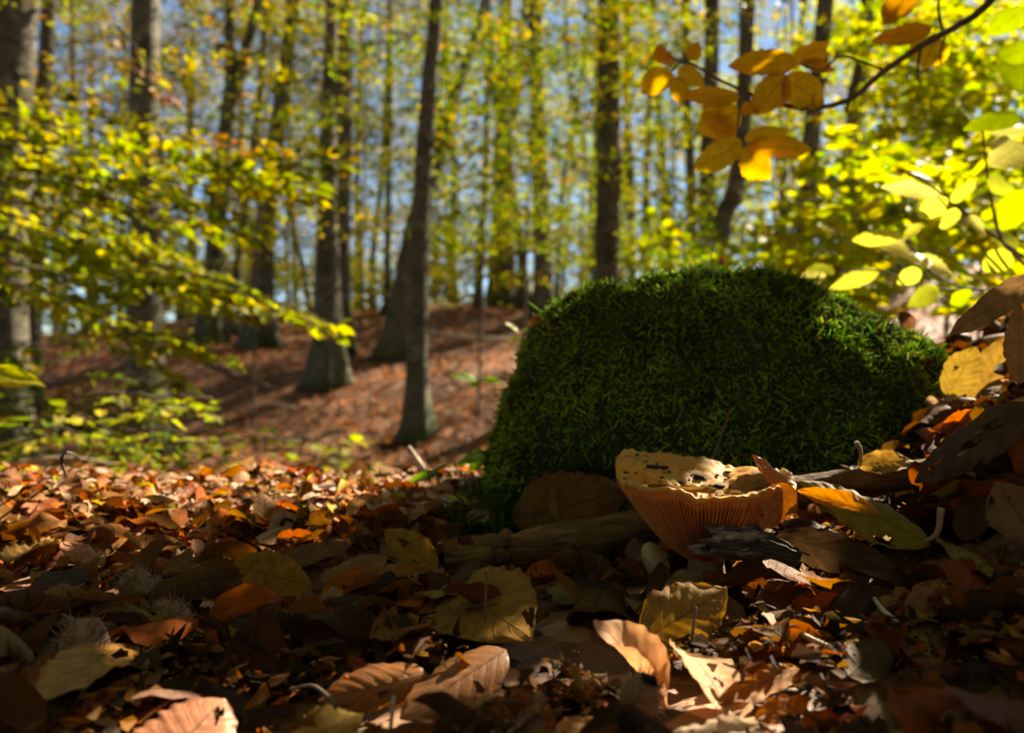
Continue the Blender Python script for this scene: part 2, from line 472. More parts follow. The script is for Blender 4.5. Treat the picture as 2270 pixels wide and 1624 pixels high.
GREEN = [(.045, .088, .008), (.062, .11, .010), (.095, .14, .010), (.125, .155, .012)]
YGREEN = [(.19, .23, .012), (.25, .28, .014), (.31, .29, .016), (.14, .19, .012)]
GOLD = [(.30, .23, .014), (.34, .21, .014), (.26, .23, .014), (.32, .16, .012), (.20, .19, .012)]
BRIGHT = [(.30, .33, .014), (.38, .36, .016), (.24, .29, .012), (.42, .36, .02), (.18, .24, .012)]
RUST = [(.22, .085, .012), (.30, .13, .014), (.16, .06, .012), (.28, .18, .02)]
OLIVE = [(.075, .08, .008), (.105, .095, .010), (.06, .062, .008), (.15, .115, .012)]
LITTER = [(.15, .055, .012), (.23, .09, .016), (.11, .033, .008), (.31, .15, .038), (.25, .058, .008), (.46, .29, .16), (.05, .024, .009), (.40, .09, .006), (.42, .23, .12), (.125, .052, .012)]

def spray(rg, p0, p1, width, n, size, pal, droop=.12, roll=0., jit=.03):
    """leaves of one flat beech spray growing from p0 to p1"""
    p0 = np.asarray(p0, float); p1 = np.asarray(p1, float)
    A = p1-p0; ln = np.linalg.norm(A); a = A/ln
    s = np.cross(a, [0, 0, 1.]); s = norm(s) if np.linalg.norm(s) > .1 else np.array([1., 0, 0])
    up = np.cross(s, a)
    s, up = s*math.cos(roll)+up*math.sin(roll), up*math.cos(roll)-s*math.sin(roll)
    t = rg.uniform(.02, 1, n)**.85
    sh = np.sin(np.pi*np.clip(.12+t*.86, 0, 1))**.7
    q = rg.uniform(-1, 1, n)*sh
    q = np.sign(q)*np.abs(q)**.9
    P = p0+A*t[:, None]+s*(q*width)[:, None]+up*(rg.normal(0, jit*ln, n)*.6-droop*ln*t**2-.12*width*q**2)[:, None]
    D = a*(.55+.5*rg.uniform(0, 1, n))[:, None]+s*(np.sign(q)*(.5+.5*rg.uniform(0, 1, n)))[:, None]+rg.normal(0, .25, (n, 3))
    N = up+rg.normal(0, .38, (n, 3))
    L = size*rg.uniform(.65, 1.2, n)
    return P, D, N, L, L*.62, colours(rg, n, pal)

def leaf_mass(sprays, curl=.1):
    P, D, N, L, Wd, C = [np.concatenate(k) for k in zip(*sprays)]
    return simple_leaves(P, D, N, L, Wd, C, .12, np.full(len(P), curl))

# ------------------------------------------------------------------ trees
def crown_mesh(seed, z0, z1, R, nspr, nleaf, size, pal, name):
    rg = np.random.default_rng(seed); sp = []
    for k in range(nspr):
        z = z0+(z1-z0)*rg.uniform()**1.0
        fr = (z-z0)/(z1-z0); rr = R*(.55+.9*math.sin(math.pi*min(1, .18+.8*fr)))*rg.uniform(.35, 1)
        a = rg.uniform(0, 6.283); di = np.array([math.cos(a), math.sin(a), rg.uniform(-.12, .3)])
        ln = rg.uniform(.9, 1.9); p0 = np.array([0, 0, z])+di*max(0.15, rr-ln)
        p1 = p0+di*ln+np.array([0, 0, rg.uniform(-.25, .1)])
        sp.append(spray(rg, p0, p1, rg.uniform(.3, .65), nleaf, size, pal, roll=rg.normal(0, .3)))
    V, Q, C = leaf_mass(sp)
    return mesh(name, V, Q, M['live_small'], {'col': C}, False)

CROWN = {
    'green': crown_mesh(1, 1.6, 15, 3.0, 85, 100, .085, GREEN+YGREEN, 'crown'),
    'ygreen': crown_mesh(2, 1.2, 15, 3.0, 85, 100, .085, YGREEN+YGREEN+GOLD, 'crown'),
    'gold': crown_mesh(3, 1.8, 16, 2.8, 78, 90, .085, GOLD+OLIVE+RUST, 'crown'),
    'olive': crown_mesh(4, 2.2, 16, 2.8, 75, 90, .085, OLIVE+GREEN+GOLD, 'crown'),
    'thin': crown_mesh(5, 2.6, 14, 2.6, 42, 80, .085, OLIVE+GOLD+YGREEN, 'crown'),
    'high': crown_mesh(6, 7.5, 19, 4.2, 95, 80, .17, GREEN+OLIVE+YGREEN, 'crown'),
}

def trunk_parts(P, R, seed, flare=.9, sides=18, rings=46, off=None):
    V, f = tube(P, R, sides, rings, True, .045, seed, 9.)
    base = np.asarray(P[0], float)
    rg = np.random.default_rng(seed+5); ph = rg.uniform(0, 6.28, 3)
    h = np.clip(V[:, 2]-base[2], 0, None)
    r0 = R[0]
    th = np.arctan2(V[:, 1]-base[1], V[:, 0]-base[0])
    k = flare*np.exp(-h/(2.1*r0+.05))*(.55+.3*np.cos(4*th+ph[0])+.25*np.cos(7*th+ph[1]))
    c = catmull(np.asarray(P), rings)
    ci = np.clip((np.arange(len(V))//sides), 0, rings-1)
    cc = c[ci]
    V[:, :2] += (V[:, :2]-cc[:, :2])*k[:, None]
    # knots and swellings
    for _ in range(10):
        hz = rg.uniform(.2, 7); a = rg.uniform(0, 6.28)
        dd = np.exp(-((V[:, 2]-base[2]-hz)/.09)**2-((np.angle(np.exp(1j*(th-a))))/.5)**2)
        V[:, :2] += (V[:, :2]-cc[:, :2])*(.28*dd)[:, None]
    return V, f

TREES = []
def tree(label, pts, w0, w1, crown, ccol=(1, 1, 1), d=None, H=15., forks=(), group='beech trees of the wood', seed=None, crot=None, flare=1.4, bark='bark', clift=0.):
    """pts: picture positions up the trunk at depth d (else where the foot meets the ground); w0, w1: widths in the picture at foot and at the last point"""
    seed = seed if seed is not None else len(TREES)*17+3
    if d is None: d = hit(*pts[0])
    B = W(pts[0][0], pts[0][1], d); B[2] = height(B[0], B[1])-.05
    P = [B]+[W(x, y, d) for x, y in pts[1:]]
    if P[1][2] < B[2]+.3: P.pop(1)
    top = P[-1]; di = norm(P[-1]-P[-2]); di = norm(di*np.array([.5, .5, 1]))
    r0, r1 = w0*d/F/2, w1*d/F/2
    if top[2] < H+B[2]:
        m = (H+B[2]-top[2])
        P += [top+di*m*.5+np.array([.1, .05, 0]), top+di*m]
        P = np.array(P); s = np.concatenate([[0], np.cumsum(np.linalg.norm(np.diff(P, axis=0), axis=1))])
        R = np.interp(s, [0, s[-3], s[-2], s[-1]], [r0, r1, r1*.6, r1*.12])
    else:
        P = np.array(P); R = np.linspace(r0, r1, len(P))
    s = np.concatenate([[0], np.cumsum(np.linalg.norm(np.diff(P, axis=0), axis=1))])
    nn = 60; Rn = np.interp(np.linspace(0, 1, nn), np.linspace(0, 1, len(P)), R)
    V, f = trunk_parts(P, R, seed, flare)
    o = empty('beech_tree', B, label, 'tree', group)
    mk('trunk', V-B, f, M[bark], o)
    for fk in forks:
        fp, a, b = fk
        FP = np.array([W(x, y, d+(.0 if k == 0 else .02*k)) for k, (x, y) in enumerate(fp)])
        e = norm(FP[-1]-FP[-2]); FP = np.vstack([FP, FP[-1]+e*2.5, FP[-1]+e*5+np.array([0, 0, .6])])
        tv, tf = tube(FP, [a*d/F/2]*1+[(a*.6+b*.4)*d/F/2, b*d/F/2, b*d/F/2*.6, b*d/F/2*.15], 10, 28, True, .04, seed)
        mk('limb', tv-B, tf, M[bark], o)
    rg = np.random.default_rng(seed+99)
    for _ in range(4):                       # limbs carrying the crown
        cp = catmull(P, 60); hz = rg.uniform(6.5, 12.5); ki = int(np.argmin(np.abs(cp[:, 2]-B[2]-hz))); k = ki/59; pi = cp[ki]; a = rg.uniform(0, 6.28); l = rg.uniform(1.2, 2.6)
        e = np.array([math.cos(a), math.sin(a), .55])
        r = np.interp(k, np.linspace(0, 1, len(P)), R)*.4
        tv, tf = tube([pi, pi+e*l*.5+np.array([0, 0, .05]), pi+e*l+np.array([0, 0, .3])], [r, r*.6, r*.15], 6, 10)
        mk('limb', tv-B, tf, M[bark], o)
    if crown:
        c = ob('crown', CROWN[crown], o, ccol); c['kind'] = 'stuff'
        c.rotation_euler = (0, 0, rg.uniform(0, 6.28) if crot is None else crot)
        c.location = (P[-3][0]*.5+P[-1][0]*.5-B[0], P[-3][1]*.5+P[-1][1]*.5-B[1], clift) if False else (0, 0, clift)
    TREES.append((label, o, B))
    return o

tree('thick pale beech trunk cut by the left picture edge', [(10, 930), (8, 520), (22, 200), (38, -30)], 100, 88, 'thin', d=7.0)
tree('dark slender beech just right of the thick edge trunk', [(62, 800), (75, 560), (95, 250), (112, -30)], 46, 30, 'thin', d=13.)
tree('stout dark beech with a sunlit foot among yellow leaves', [(325, 905), (322, 560), (320, 250), (323, -30)], 72, 58, 'thin', d=9.5)
tree('forked beech with a long sunlit right edge', [(468, 668), (482, 480), (505, 260), (512, 180), (510, -30)], 50, 22, 'olive', forks=[(((506, 260), (535, 150), (578, -20)), 28, 20)], d=19.)
tree('thin dark leaning beech between the forked and leaning trunks', [(510, 660), (540, 480), (575, 230), (592, -30)], 22, 14, 'thin', d=21.)
tree('grey beech leaning to the right with a pale sunny side', [(575, 665), (590, 480), (620, 250), (655, -30)], 52, 26, 'gold', d=18.)
tree('dark beech with mossy spreading foot in mid-clearing', [(728, 858), (726, 600), (728, 300), (738, -30)], 62, 24, 'thin')
tree('tall beech rising right behind the mossy footed one', [(752, 790), (756, 560), (762, 300), (764, -30)], 46, 33, 'thin')
tree('pole-thin sunlit beech stem left of the two crossing trunks', [(858, 660), (860, 450), (864, 200), (866, -30)], 16, 12, 'ygreen', d=22.)
tree('leaning beech crossing behind the bright footed trunk', [(884, 792), (900, 640), (925, 490), (985, 290), (1012, 200), (1078, -10)], 66, 13, 'thin')
tree('knobbly beech with the bright sunlit foot nearest the clearing', [(928, 972), (925, 760), (935, 450), (950, 200), (970, -30)], 50, 32, 'thin')
tree('beech forking into three upright stems behind the clearing', [(1113, 684), (1116, 480), (1118, 320), (1122, 180), (1128, -30)], 52, 20, 'thin', forks=[(((1114, 310), (1095, 190), (1078, -20)), 22, 15), (((1120, 320), (1148, 200), (1165, -20)), 22, 15)])
tree('dark straight beech left of the moss-topped boulder', [(1206, 705), (1200, 480), (1190, 230), (1186, -30)], 42, 30, 'thin')
tree('slim beech sapling stem leaning left before the sky gap', [(1232, 660), (1250, 400), (1285, 210), (1300, 60)], 12, 8, None, d=20.)
tree('slim beech stem leaning right beside the sky gap', [(1318, 640), (1305, 400), (1268, 200), (1255, 60)], 13, 9, None, d=22.)
tree('big straight spotted beech behind the left of the boulder', [(1344, 690), (1348, 480), (1350, 230), (1352, -30)], 58, 52, 'thin', d=10.5)
tree('thin twin beech stem right of the big spotted trunk', [(1400, 650), (1398, 420), (1390, 230), (1392, -30)], 19, 15, 'thin', d=20.)
tree('dusky narrow beech under the amber leaf cluster', [(1538, 650), (1532, 420), (1524, 250), (1520, -30)], 24, 19, 'thin', d=11.)
tree('pale smooth beech right behind the amber leaf cluster', [(1566, 650), (1568, 420), (1576, 200), (1580, -30)], 38, 34, 'thin', d=9.5)
tree('crooked beech with a kinked foot behind the boulder top', [(1628, 690), (1598, 540), (1632, 410), (1648, 250), (1660, -30)], 46, 34, 'thin', d=8.)
tree('straight beech behind the overhanging branch', [(1778, 660), (1790, 440), (1806, 230), (1832, -30)], 44, 36, 'thin', d=7.5)
tree('rightmost visible straight beech, pale along its sunny edge', [(1876, 660), (1882, 440), (1898, 230), (1926, -30)], 40, 34, 'thin', d=8.)
NAMED = [(proj(b)[0, 0], l) for l, o, b in TREES]

# farther stems between the named ones
rgf = np.random.default_rng(31)
far_px = [140, 200, 262, 405, 442, 548, 640, 690, 800, 826, 965, 1008, 1060, 1084, 1166, 1290, 1440, 1492, 1700, 1735, 1960, 2060, 2180]
for k, px in enumerate(far_px):
    d = rgf.uniform(21, 36); w = rgf.uniform(8, 26)*(1 if px < 1700 else 1.1)
    lean = rgf.normal(0, 32)
    B = W(px, 700, d); z = height(B[0], d); fy = CY-(z-CZ)/d*F
    L_ = [l for x, l in NAMED if x < px]; R_ = [l for x, l in NAMED if x >= px]
    th = 'pole-thin' if w < 12.5 else ('slim' if w < 16 else 'sturdier')
    kind = ['thin', 'gold', 'olive', 'ygreen'][k % 4] if px < 900 else ['green', 'ygreen', 'ygreen', 'gold'][k % 4]
    lean_s = 'leaning right' if lean > 12 else ('leaning left' if lean < -12 else 'standing straight')
    nl = min(NAMED, key=lambda q: abs(q[0]-px)); side = 'right' if px > nl[0] else 'left'
    tree(f'{th} distant beech stem {lean_s}, {side} of the {nl[1]}'.replace(' the the', ' the')[:150] if False else f'{th} distant beech {lean_s} {side} of the {" ".join(nl[1].split()[:4])}',
         [(px, fy), (px+lean*.3+rgf.normal(0, 6), fy-130), (px+lean*.6+rgf.normal(0, 9), fy-290), (px+lean+rgf.normal(0, 10), fy-560)], w, w*rgf.uniform(.45, .8), kind, d=d, group='distant beech stems on the far slope')
_by = {}
for l, o, B in TREES: _by.setdefault(l, []).append((max(o.children[0].dimensions[:2]), o))
for l, it in _by.items():
    if len(it) > 1:
        it.sort(key=lambda q: -q[0])
        for (s_, o), w_ in zip(it, ['thickest', 'second thickest', 'third thickest', 'thinnest']): o['label'] = f'{w_} {l}'
# the far-off wood beyond the crest, one mass of leaves and stems
rgw = np.random.default_rng(91); sp = []; dw = Acc()
for _ in range(620):
    y = rgw.uniform(37, 62); x = rgw.uniform(-.78, .78)*y; z = height(x, y)+rgw.uniform(-.5, 1)**2*0+rgw.uniform(.3, 24)*rgw.uniform(.25, 1); a_ = rgw.uniform(0, 6.28); l = rgw.uniform(2, 4.5)
    p0 = np.array([x, y, z]); sp.append(spray(rgw, p0, p0+[l*math.cos(a_), l*math.sin(a_), rgw.uniform(-.3, .6)], rgw.uniform(.7, 1.5), 60, .34, OLIVE+GREEN+GOLD+YGREEN, roll=rgw.normal(0, .5), jit=.13))
V, Q, C = leaf_mass(sp); far_wood = mk('distant_wood', V, Q, M['live_small'], None, {'col': C}, False)
tag(far_wood, 'far-off mass of autumn beech leaves beyond the crest of the slope', 'wood', None, 'stuff')
for _ in range(34):
    y = rgw.uniform(38, 60); x = rgw.uniform(-.75, .75)*y; z = height(x, y)-.2; r = rgw.uniform(.08, .2); q = rgw.normal(0, .6)
    tv, tf = tube([[x, y, z], [x+q*.3, y, z+6], [x+q, y, z+13], [x+q*2, y, z+22]], [r*1.2, r, r*.7, r*.2], 7, 10); dw.add(tv, tf)
t = dw.build('stems', M['bark'], far_wood); t['kind'] = 'stuff'
# the wood goes on behind and beside the photographer: one mass that closes it round the clearing
wood = bpy.data.objects.new('surrounding_wood', None); COL.objects.link(wood)
tag(wood, 'beech wood closing round the clearing beyond the picture edges', 'wood', None, 'stuff')
around = [(-3.2, -2.6), (2.9, -3.4), (.4, -5.5), (-6, 1.2), (-6.5, 5.5), (6.5, -1.2), (-2, -9), (5, -8), (-8, -6), (-11, 10), (-14, 16), (-16, 25), (-4.5, .6), (1.2, -2.2), (-1.4, -4.6), (3.6, -6.2), (-5.2, -3.6), (-3.6, 2.6), (-8.5, 2.2), (-4, -7.5)]
ring = [(r*math.sin(t), r*math.cos(t)) for k in range(40) for t, r in [(math.radians(118+k*5.4), [6.5, 9.5, 13., 17.][k % 4])]]
for k, (x, y) in enumerate(around+ring):
    B = np.array([x, y, height(x, y)-.05]); r = .22+.1*((k*37) % 10)/10
    V, f = trunk_parts([B, B+[.05, .1, 4], B+[.2, 0, 10], B+[.1, .2, 18]], [r/2, r*.45, r*.3, r*.05], 300+k, sides=12, rings=24)
    t = mk('trunk', V, f, M['bark'], wood); t['kind'] = 'stuff'
    c = ob('crown', CROWN['high' if k < len(around) else ['green', 'ygreen', 'olive', 'gold'][k % 4]], wood, (1, 1, 1)); c.location = B; c.rotation_euler = (0, 0, k*1.7); c['kind'] = 'stuff'

# ------------------------------------------------------------------ young trees and shrubs of the understorey
def px_tree(name, label, cat, stem, sprays, seed, group=None, mat='live_small', stemr=.012, stem_mat='twig', foliage='foliage'):
    """stem: world points; sprays: (x0,y0,x1,y1,d,width m,n,size,palette)"""
    rg = np.random.default_rng(seed)
    B = np.array(stem[0], float)
    o = empty(name, B, label, cat, group)
    tv, tf = tube(stem, np.linspace(stemr, stemr*.3, len(stem)), 7, 24); mk('trunk', tv-B, tf, M[stem_mat], o)
    sp = []; br = Acc()
    for (x0, y0, x1, y1, d, wd, n, size, pal) in sprays:
        p0 = W(x0, y0, d+rg.uniform(-.1, .1)*d*.3); p1 = W(x1, y1, d+rg.uniform(-.1, .1)*d*.5)
        sp.append(spray(rg, p0, p1, wd, n, size, pal, droop=.06, roll=rg.normal(0, .25), jit=.025))
        tv, tf = tube([p0, (p0+p1)/2+[0, 0, .01*d], p1-[0, 0, .03]], [.004, .003, .001], 5, 6); br.add(tv, tf)
    V, Q, C = leaf_mass(sp)
    f = mk(foliage, V-B, Q, M[mat], o, {'col': C}, False); f['kind'] = 'stuff'
    b = br.build('twigs', M['twig'], o, off=B); b['kind'] = 'stuff'
    return o

rg = np.random.default_rng(5)
def scatter_sprays(n, x0, x1, y0, y1, d0, d1, lpx, wd, nl, size, pal, slope=.25):
    out = []
    for _ in range(n):
        x, y = rg.uniform(x0, x1), rg.uniform(y0, y1); d = rg.uniform(d0, d1); l = lpx*rg.uniform(.6, 1.3)*rg.choice([-1, 1])
        out.append((x-l/2, y-abs(l)*slope*rg.uniform(0, 1), x+l/2, y+abs(l)*slope*rg.uniform(0, 1), d, wd*rg.uniform(.6, 1.3), nl, size, pal))
    return out
def stemline(px, d, htop, lean=.2):
    b = W(px, 900, d); b[2] = height(b[0], b[1])-.03
    return [b, b+[lean*.3, 0, htop*.4], b+[lean*.6, .05, htop*.75], b+[lean, .1, htop]]
# nearer leafy clumps hanging among the trunks
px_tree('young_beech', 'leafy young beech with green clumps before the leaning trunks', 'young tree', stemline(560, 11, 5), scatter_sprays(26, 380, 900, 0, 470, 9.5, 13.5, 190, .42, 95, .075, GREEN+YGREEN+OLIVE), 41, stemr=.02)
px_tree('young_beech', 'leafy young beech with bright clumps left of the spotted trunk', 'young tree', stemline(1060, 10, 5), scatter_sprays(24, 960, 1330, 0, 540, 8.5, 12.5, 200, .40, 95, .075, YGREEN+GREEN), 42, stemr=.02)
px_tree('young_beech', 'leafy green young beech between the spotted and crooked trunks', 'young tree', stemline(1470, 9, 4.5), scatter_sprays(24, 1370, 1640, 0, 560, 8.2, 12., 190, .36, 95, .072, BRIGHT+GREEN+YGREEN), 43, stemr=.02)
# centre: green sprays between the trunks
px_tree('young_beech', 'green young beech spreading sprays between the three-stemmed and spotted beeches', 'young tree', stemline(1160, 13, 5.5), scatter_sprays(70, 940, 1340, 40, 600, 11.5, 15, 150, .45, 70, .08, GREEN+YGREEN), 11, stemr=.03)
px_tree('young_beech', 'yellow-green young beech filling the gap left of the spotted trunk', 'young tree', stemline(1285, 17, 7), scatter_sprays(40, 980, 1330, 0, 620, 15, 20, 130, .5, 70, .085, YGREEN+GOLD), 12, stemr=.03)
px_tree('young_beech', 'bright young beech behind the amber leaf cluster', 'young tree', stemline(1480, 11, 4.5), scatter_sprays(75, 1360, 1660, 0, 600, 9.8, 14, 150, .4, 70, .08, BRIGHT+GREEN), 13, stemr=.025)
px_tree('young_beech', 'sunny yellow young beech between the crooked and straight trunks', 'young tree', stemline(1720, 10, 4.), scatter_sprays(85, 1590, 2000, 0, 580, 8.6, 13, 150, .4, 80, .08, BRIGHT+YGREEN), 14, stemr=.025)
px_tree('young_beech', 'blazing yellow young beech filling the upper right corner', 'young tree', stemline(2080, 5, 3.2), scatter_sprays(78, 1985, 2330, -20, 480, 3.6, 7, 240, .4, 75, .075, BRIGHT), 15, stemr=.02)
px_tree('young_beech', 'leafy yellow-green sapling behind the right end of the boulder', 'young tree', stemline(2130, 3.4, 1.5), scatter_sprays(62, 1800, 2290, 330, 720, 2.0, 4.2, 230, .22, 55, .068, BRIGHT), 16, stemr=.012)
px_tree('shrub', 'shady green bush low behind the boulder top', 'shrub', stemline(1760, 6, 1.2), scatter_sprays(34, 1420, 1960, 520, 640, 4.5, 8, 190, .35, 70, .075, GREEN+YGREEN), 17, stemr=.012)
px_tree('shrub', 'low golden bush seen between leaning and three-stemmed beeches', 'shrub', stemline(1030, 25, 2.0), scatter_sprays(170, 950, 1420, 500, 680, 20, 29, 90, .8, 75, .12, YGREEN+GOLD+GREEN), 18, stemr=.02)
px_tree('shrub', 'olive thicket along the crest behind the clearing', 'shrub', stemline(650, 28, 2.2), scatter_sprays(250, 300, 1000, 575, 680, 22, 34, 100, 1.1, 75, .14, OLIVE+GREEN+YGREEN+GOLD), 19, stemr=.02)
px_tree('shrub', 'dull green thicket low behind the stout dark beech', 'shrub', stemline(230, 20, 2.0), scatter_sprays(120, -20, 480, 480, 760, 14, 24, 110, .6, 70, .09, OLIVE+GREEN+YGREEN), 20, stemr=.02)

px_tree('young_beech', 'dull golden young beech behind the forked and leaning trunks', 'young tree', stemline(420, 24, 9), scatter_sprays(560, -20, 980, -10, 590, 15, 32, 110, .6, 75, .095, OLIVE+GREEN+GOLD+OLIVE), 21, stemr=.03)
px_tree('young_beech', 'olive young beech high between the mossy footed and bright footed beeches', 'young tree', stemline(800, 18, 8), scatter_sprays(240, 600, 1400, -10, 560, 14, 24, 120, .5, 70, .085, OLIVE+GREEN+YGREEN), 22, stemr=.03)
# ---- the left young beech with layered boughs: its leaves that show largest are parts of their own
live_leaf_variants = []
for k in range(4):
    V, Q, lp = leaf_shape(.068, .042, 4, 7, bend=[-.3, .25, -.6, .1][k], roll=[.2, -.25, .35, -.1][k], fold=.1, seed=40+k, corr=.02)
    live_leaf_variants.append(mesh('leaf', V, Q, M['live'], {'lp': lp, 'col': np.ones((len(V), 3))}, True))
from mathutils import Matrix
def put(o, R, P, s):
    m = Matrix.Identity(4)
    for a in range(3):
        for b in range(3): m[a][b] = R[a][b]*s
        m[a][3] = P[a]
    o.matrix_basis = m

boughs = [  # x0,y0,x1,y1,depth,half width,leaves,palette
    (-120, 235, 560, 385, 3.3, .20, 190, YGREEN+GOLD[2:3]+GOLD[:1]+YGREEN), (-100, 300, 705, 412, 3.1, .16, 230, YGREEN+YGREEN+BRIGHT+OLIVE+GOLD[2:3]+GOLD[:1]), (40, 372, 612, 520, 3.2, .17, 190, YGREEN+YGREEN+BRIGHT+OLIVE+GOLD[2:3]+GOLD[:1]),
    (-60, 460, 215, 565, 2.9, .16, 110, YGREEN), (-100, 505, 565, 690, 3.2, .22, 240, YGREEN+BRIGHT+OLIVE), (160, 545, 752, 722, 3.1, .16, 230, YGREEN+BRIGHT+YGREEN+BRIGHT+OLIVE+GOLD[2:3]+GOLD[:1]),
    (90, 640, 415, 850, 3.0, .13, 110, YGREEN+BRIGHT), (270, 735, 520, 800, 2.9, .10, 60, YGREEN+YGREEN+BRIGHT+OLIVE+GOLD[2:3]+GOLD[:1]), (470, 395, 770, 345, 3.3, .10, 60, YGREEN+BRIGHT+OLIVE+GOLD[2:3]+GOLD[:1]), (-80, 380, 330, 470, 3.4, .22, 130, YGREEN+BRIGHT+OLIVE),
    (-100, 570, 260, 660, 2.9, .2, 130, YGREEN), (260, 60, 370, 215, 3.4, .10, 34, RUST+GOLD[2:3]+GOLD[:1]), (380, 300, 640, 330, 3.6, .12, 50, GOLD[2:3]+GOLD[:1]+RUST), (420, 640, 640, 700, 2.9, .08, 50, YGREEN+YGREEN+BRIGHT+OLIVE+GOLD[2:3]+GOLD[:1]),
    (-140, 330, 420, 440, 3.5, .25, 220, YGREEN+BRIGHT+OLIVE), (-140, 420, 360, 540, 3.6, .25, 200, YGREEN+BRIGHT+OLIVE+GOLD[2:3]+GOLD[:1]), (-100, 600, 420, 760, 3.4, .2, 200, YGREEN+BRIGHT), (-120, 200, 380, 300, 3.7, .22, 170, GOLD[2:3]+GOLD[:1]+OLIVE), (220, 590, 600, 660, 3.5, .2, 150, YGREEN+BRIGHT+OLIVE), (60, 450, 520, 620, 3.6, .22, 180, YGREEN+YGREEN+BRIGHT+OLIVE+GOLD[2:3]+GOLD[:1])]
rgb_ = np.random.default_rng(77)
st = [W(-140, 1000, 3.2)]; st[0][2] = height(st[0][0], st[0][1])-.03
st += [W(-120, 700, 3.25), W(-110, 350, 3.3), W(-60, -60, 3.3), W(20, -420, 3.4)]
yb = empty('young_beech', st[0], 'young beech reaching layered yellow boughs in from the left', 'young tree')
tv, tf = tube(st, [.024, .02, .016, .01, .003], 9, 30); mk('trunk', tv-st[0], tf, M['twig'], yb)
n_ind = 0
for (x0, y0, x1, y1, d, wd, nl, pal) in boughs:
    p0, p1 = W(x0, y0, d), W(x1, y1, d-.25)
    tv, tf = tube([p0, (p0+p1)/2+[0, 0, .03], p1], [.007, .005, .0015], 6, 14)
    b = mk('bough', tv-st[0], tf, M['twig'], yb)
    P, D, N_, L, Wd, C = spray(rgb_, p0, p1, wd*1.1, int(nl*1.15), .062, pal, droop=.02, roll=rgb_.normal(.15, .2), jit=.02)
    order = np.argsort(P[:, 1]); ni = max(6, int(nl*.085)); ind = order[:ni]; rest = order[ni:]
    for q in ind:
        if n_ind >= 300: break
        o = ob('leaf', live_leaf_variants[q % 4], b, C[q]); n_ind += 1
        dd = norm(D[q]); s_ = norm(np.cross(dd, N_[q])); R = np.stack([s_, dd, np.cross(s_, dd)], 1)
        put(o, R, P[q]-st[0], L[q]/.068)
    V, Q, C2 = simple_leaves(P[rest], D[rest], N_[rest], L[rest], Wd[rest], C[rest], .12, np.full(len(rest), .1))
    f = mk('foliage', V-st[0], Q, M['live_small'], b, {'col': C2}, False); f['kind'] = 'stuff'

# ------------------------------------------------------------------ the mossy boulder
D_B = .80
sil_l = [(1205, 1010), (1180, 1040), (1100, 1082), (1000, 1092), (900, 1118), (800, 1150), (720, 1178), (690, 1208), (655, 1270), (630, 1345), (610, 1425), (598, 1500), (592, 1560)]
sil_r = [(1205, 2010), (1120, 2010), (1050, 2015), (1000, 2030), (940, 2072), (890, 2092), (830, 2084), (790, 2088), (770, 2052), (740, 2000), (700, 1945), (670, 1895), (640, 1830), (615, 1750), (600, 1690), (592, 1600)]
def zpx(y): return CZ+(CY-y)/F*D_B
def xpx(x): return (x-CX)/F*D_B
lz = np.array([zpx(y) for y, x in sil_l]); lx = np.array([xpx(x) for y, x in sil_l])
rz = np.array([zpx(y) for y, x in sil_r]); rx = np.array([xpx(x) for y, x in sil_r])
nz, nt_ = 64, 150
ztop = zpx(590)
fz = 1-(1-np.linspace(0, 1, nz))**1.7
zs = lz[0]-.03+(ztop-lz[0]+.03)*fz
th = np.linspace(0, 2*np.pi, nt_, endpoint=False)
BV = []
for z in zs:
    a0 = np.interp(z, lz, lx); a1 = np.interp(z, rz, rx)
    f = np.clip((z-zs[0])/(ztop-zs[0]), 0, 1)
    hw = max(.004, (a1-a0)/2); b = .135*(1-f**2.6)**.5*(1-.10*f)+.006
    c, s = np.cos(th), np.sin(th); e = .82
    BV.append(np.stack([(a0+a1)/2+hw*np.sign(c)*np.abs(c)**e, D_B-.02+.05*f+b*np.sign(s)*np.abs(s)**e, np.full(nt_, z)], 1))
BV = np.concatenate(BV); BV = np.vstack([BV, [[(lx[-1]+rx[-1])/2, D_B+.03, ztop+.002]]])
i = np.arange(nz-1)[:, None]; j = np.arange(nt_)[None]; j2 = (j+1) % nt_
BQ = np.stack([i*nt_+j, i*nt_+j2, (i+1)*nt_+j2, (i+1)*nt_+j], -1).reshape(-1, 4)
BT = np.stack([(nz-1)*nt_+np.arange(nt_), (nz-1)*nt_+(np.arange(nt_)+1) % nt_, np.full(nt_, nz*nt_)], 1)
def disp(p):
    v = Vector(p)
    return mnoise.noise(v*9)*.005+mnoise.noise(v*22+Vector((3, 1, 2)))*.009+mnoise.noise(v*48)*.007
cen = np.array([xpx(1560), D_B-.02, .05])
BN = norm(BV-cen)
BV = BV+BN*np.array([disp(p) for p in BV])[:, None]
# the bare hollow low on the front left
hol = np.exp(-(((BV[:, 0]-xpx(1290))/.045)**2+((BV[:, 2]-zpx(1060))/.028)**2))*(BV[:, 1] < D_B)
BV[:, 1] += .03*hol
boulder = empty('boulder', (cen[0], cen[1], height(cen[0], cen[1])), 'moss-covered round boulder behind the orange mushroom', 'boulder')
mk('stone', BV-np.array(boulder.location), [BQ, BT], M['rock'], boulder)

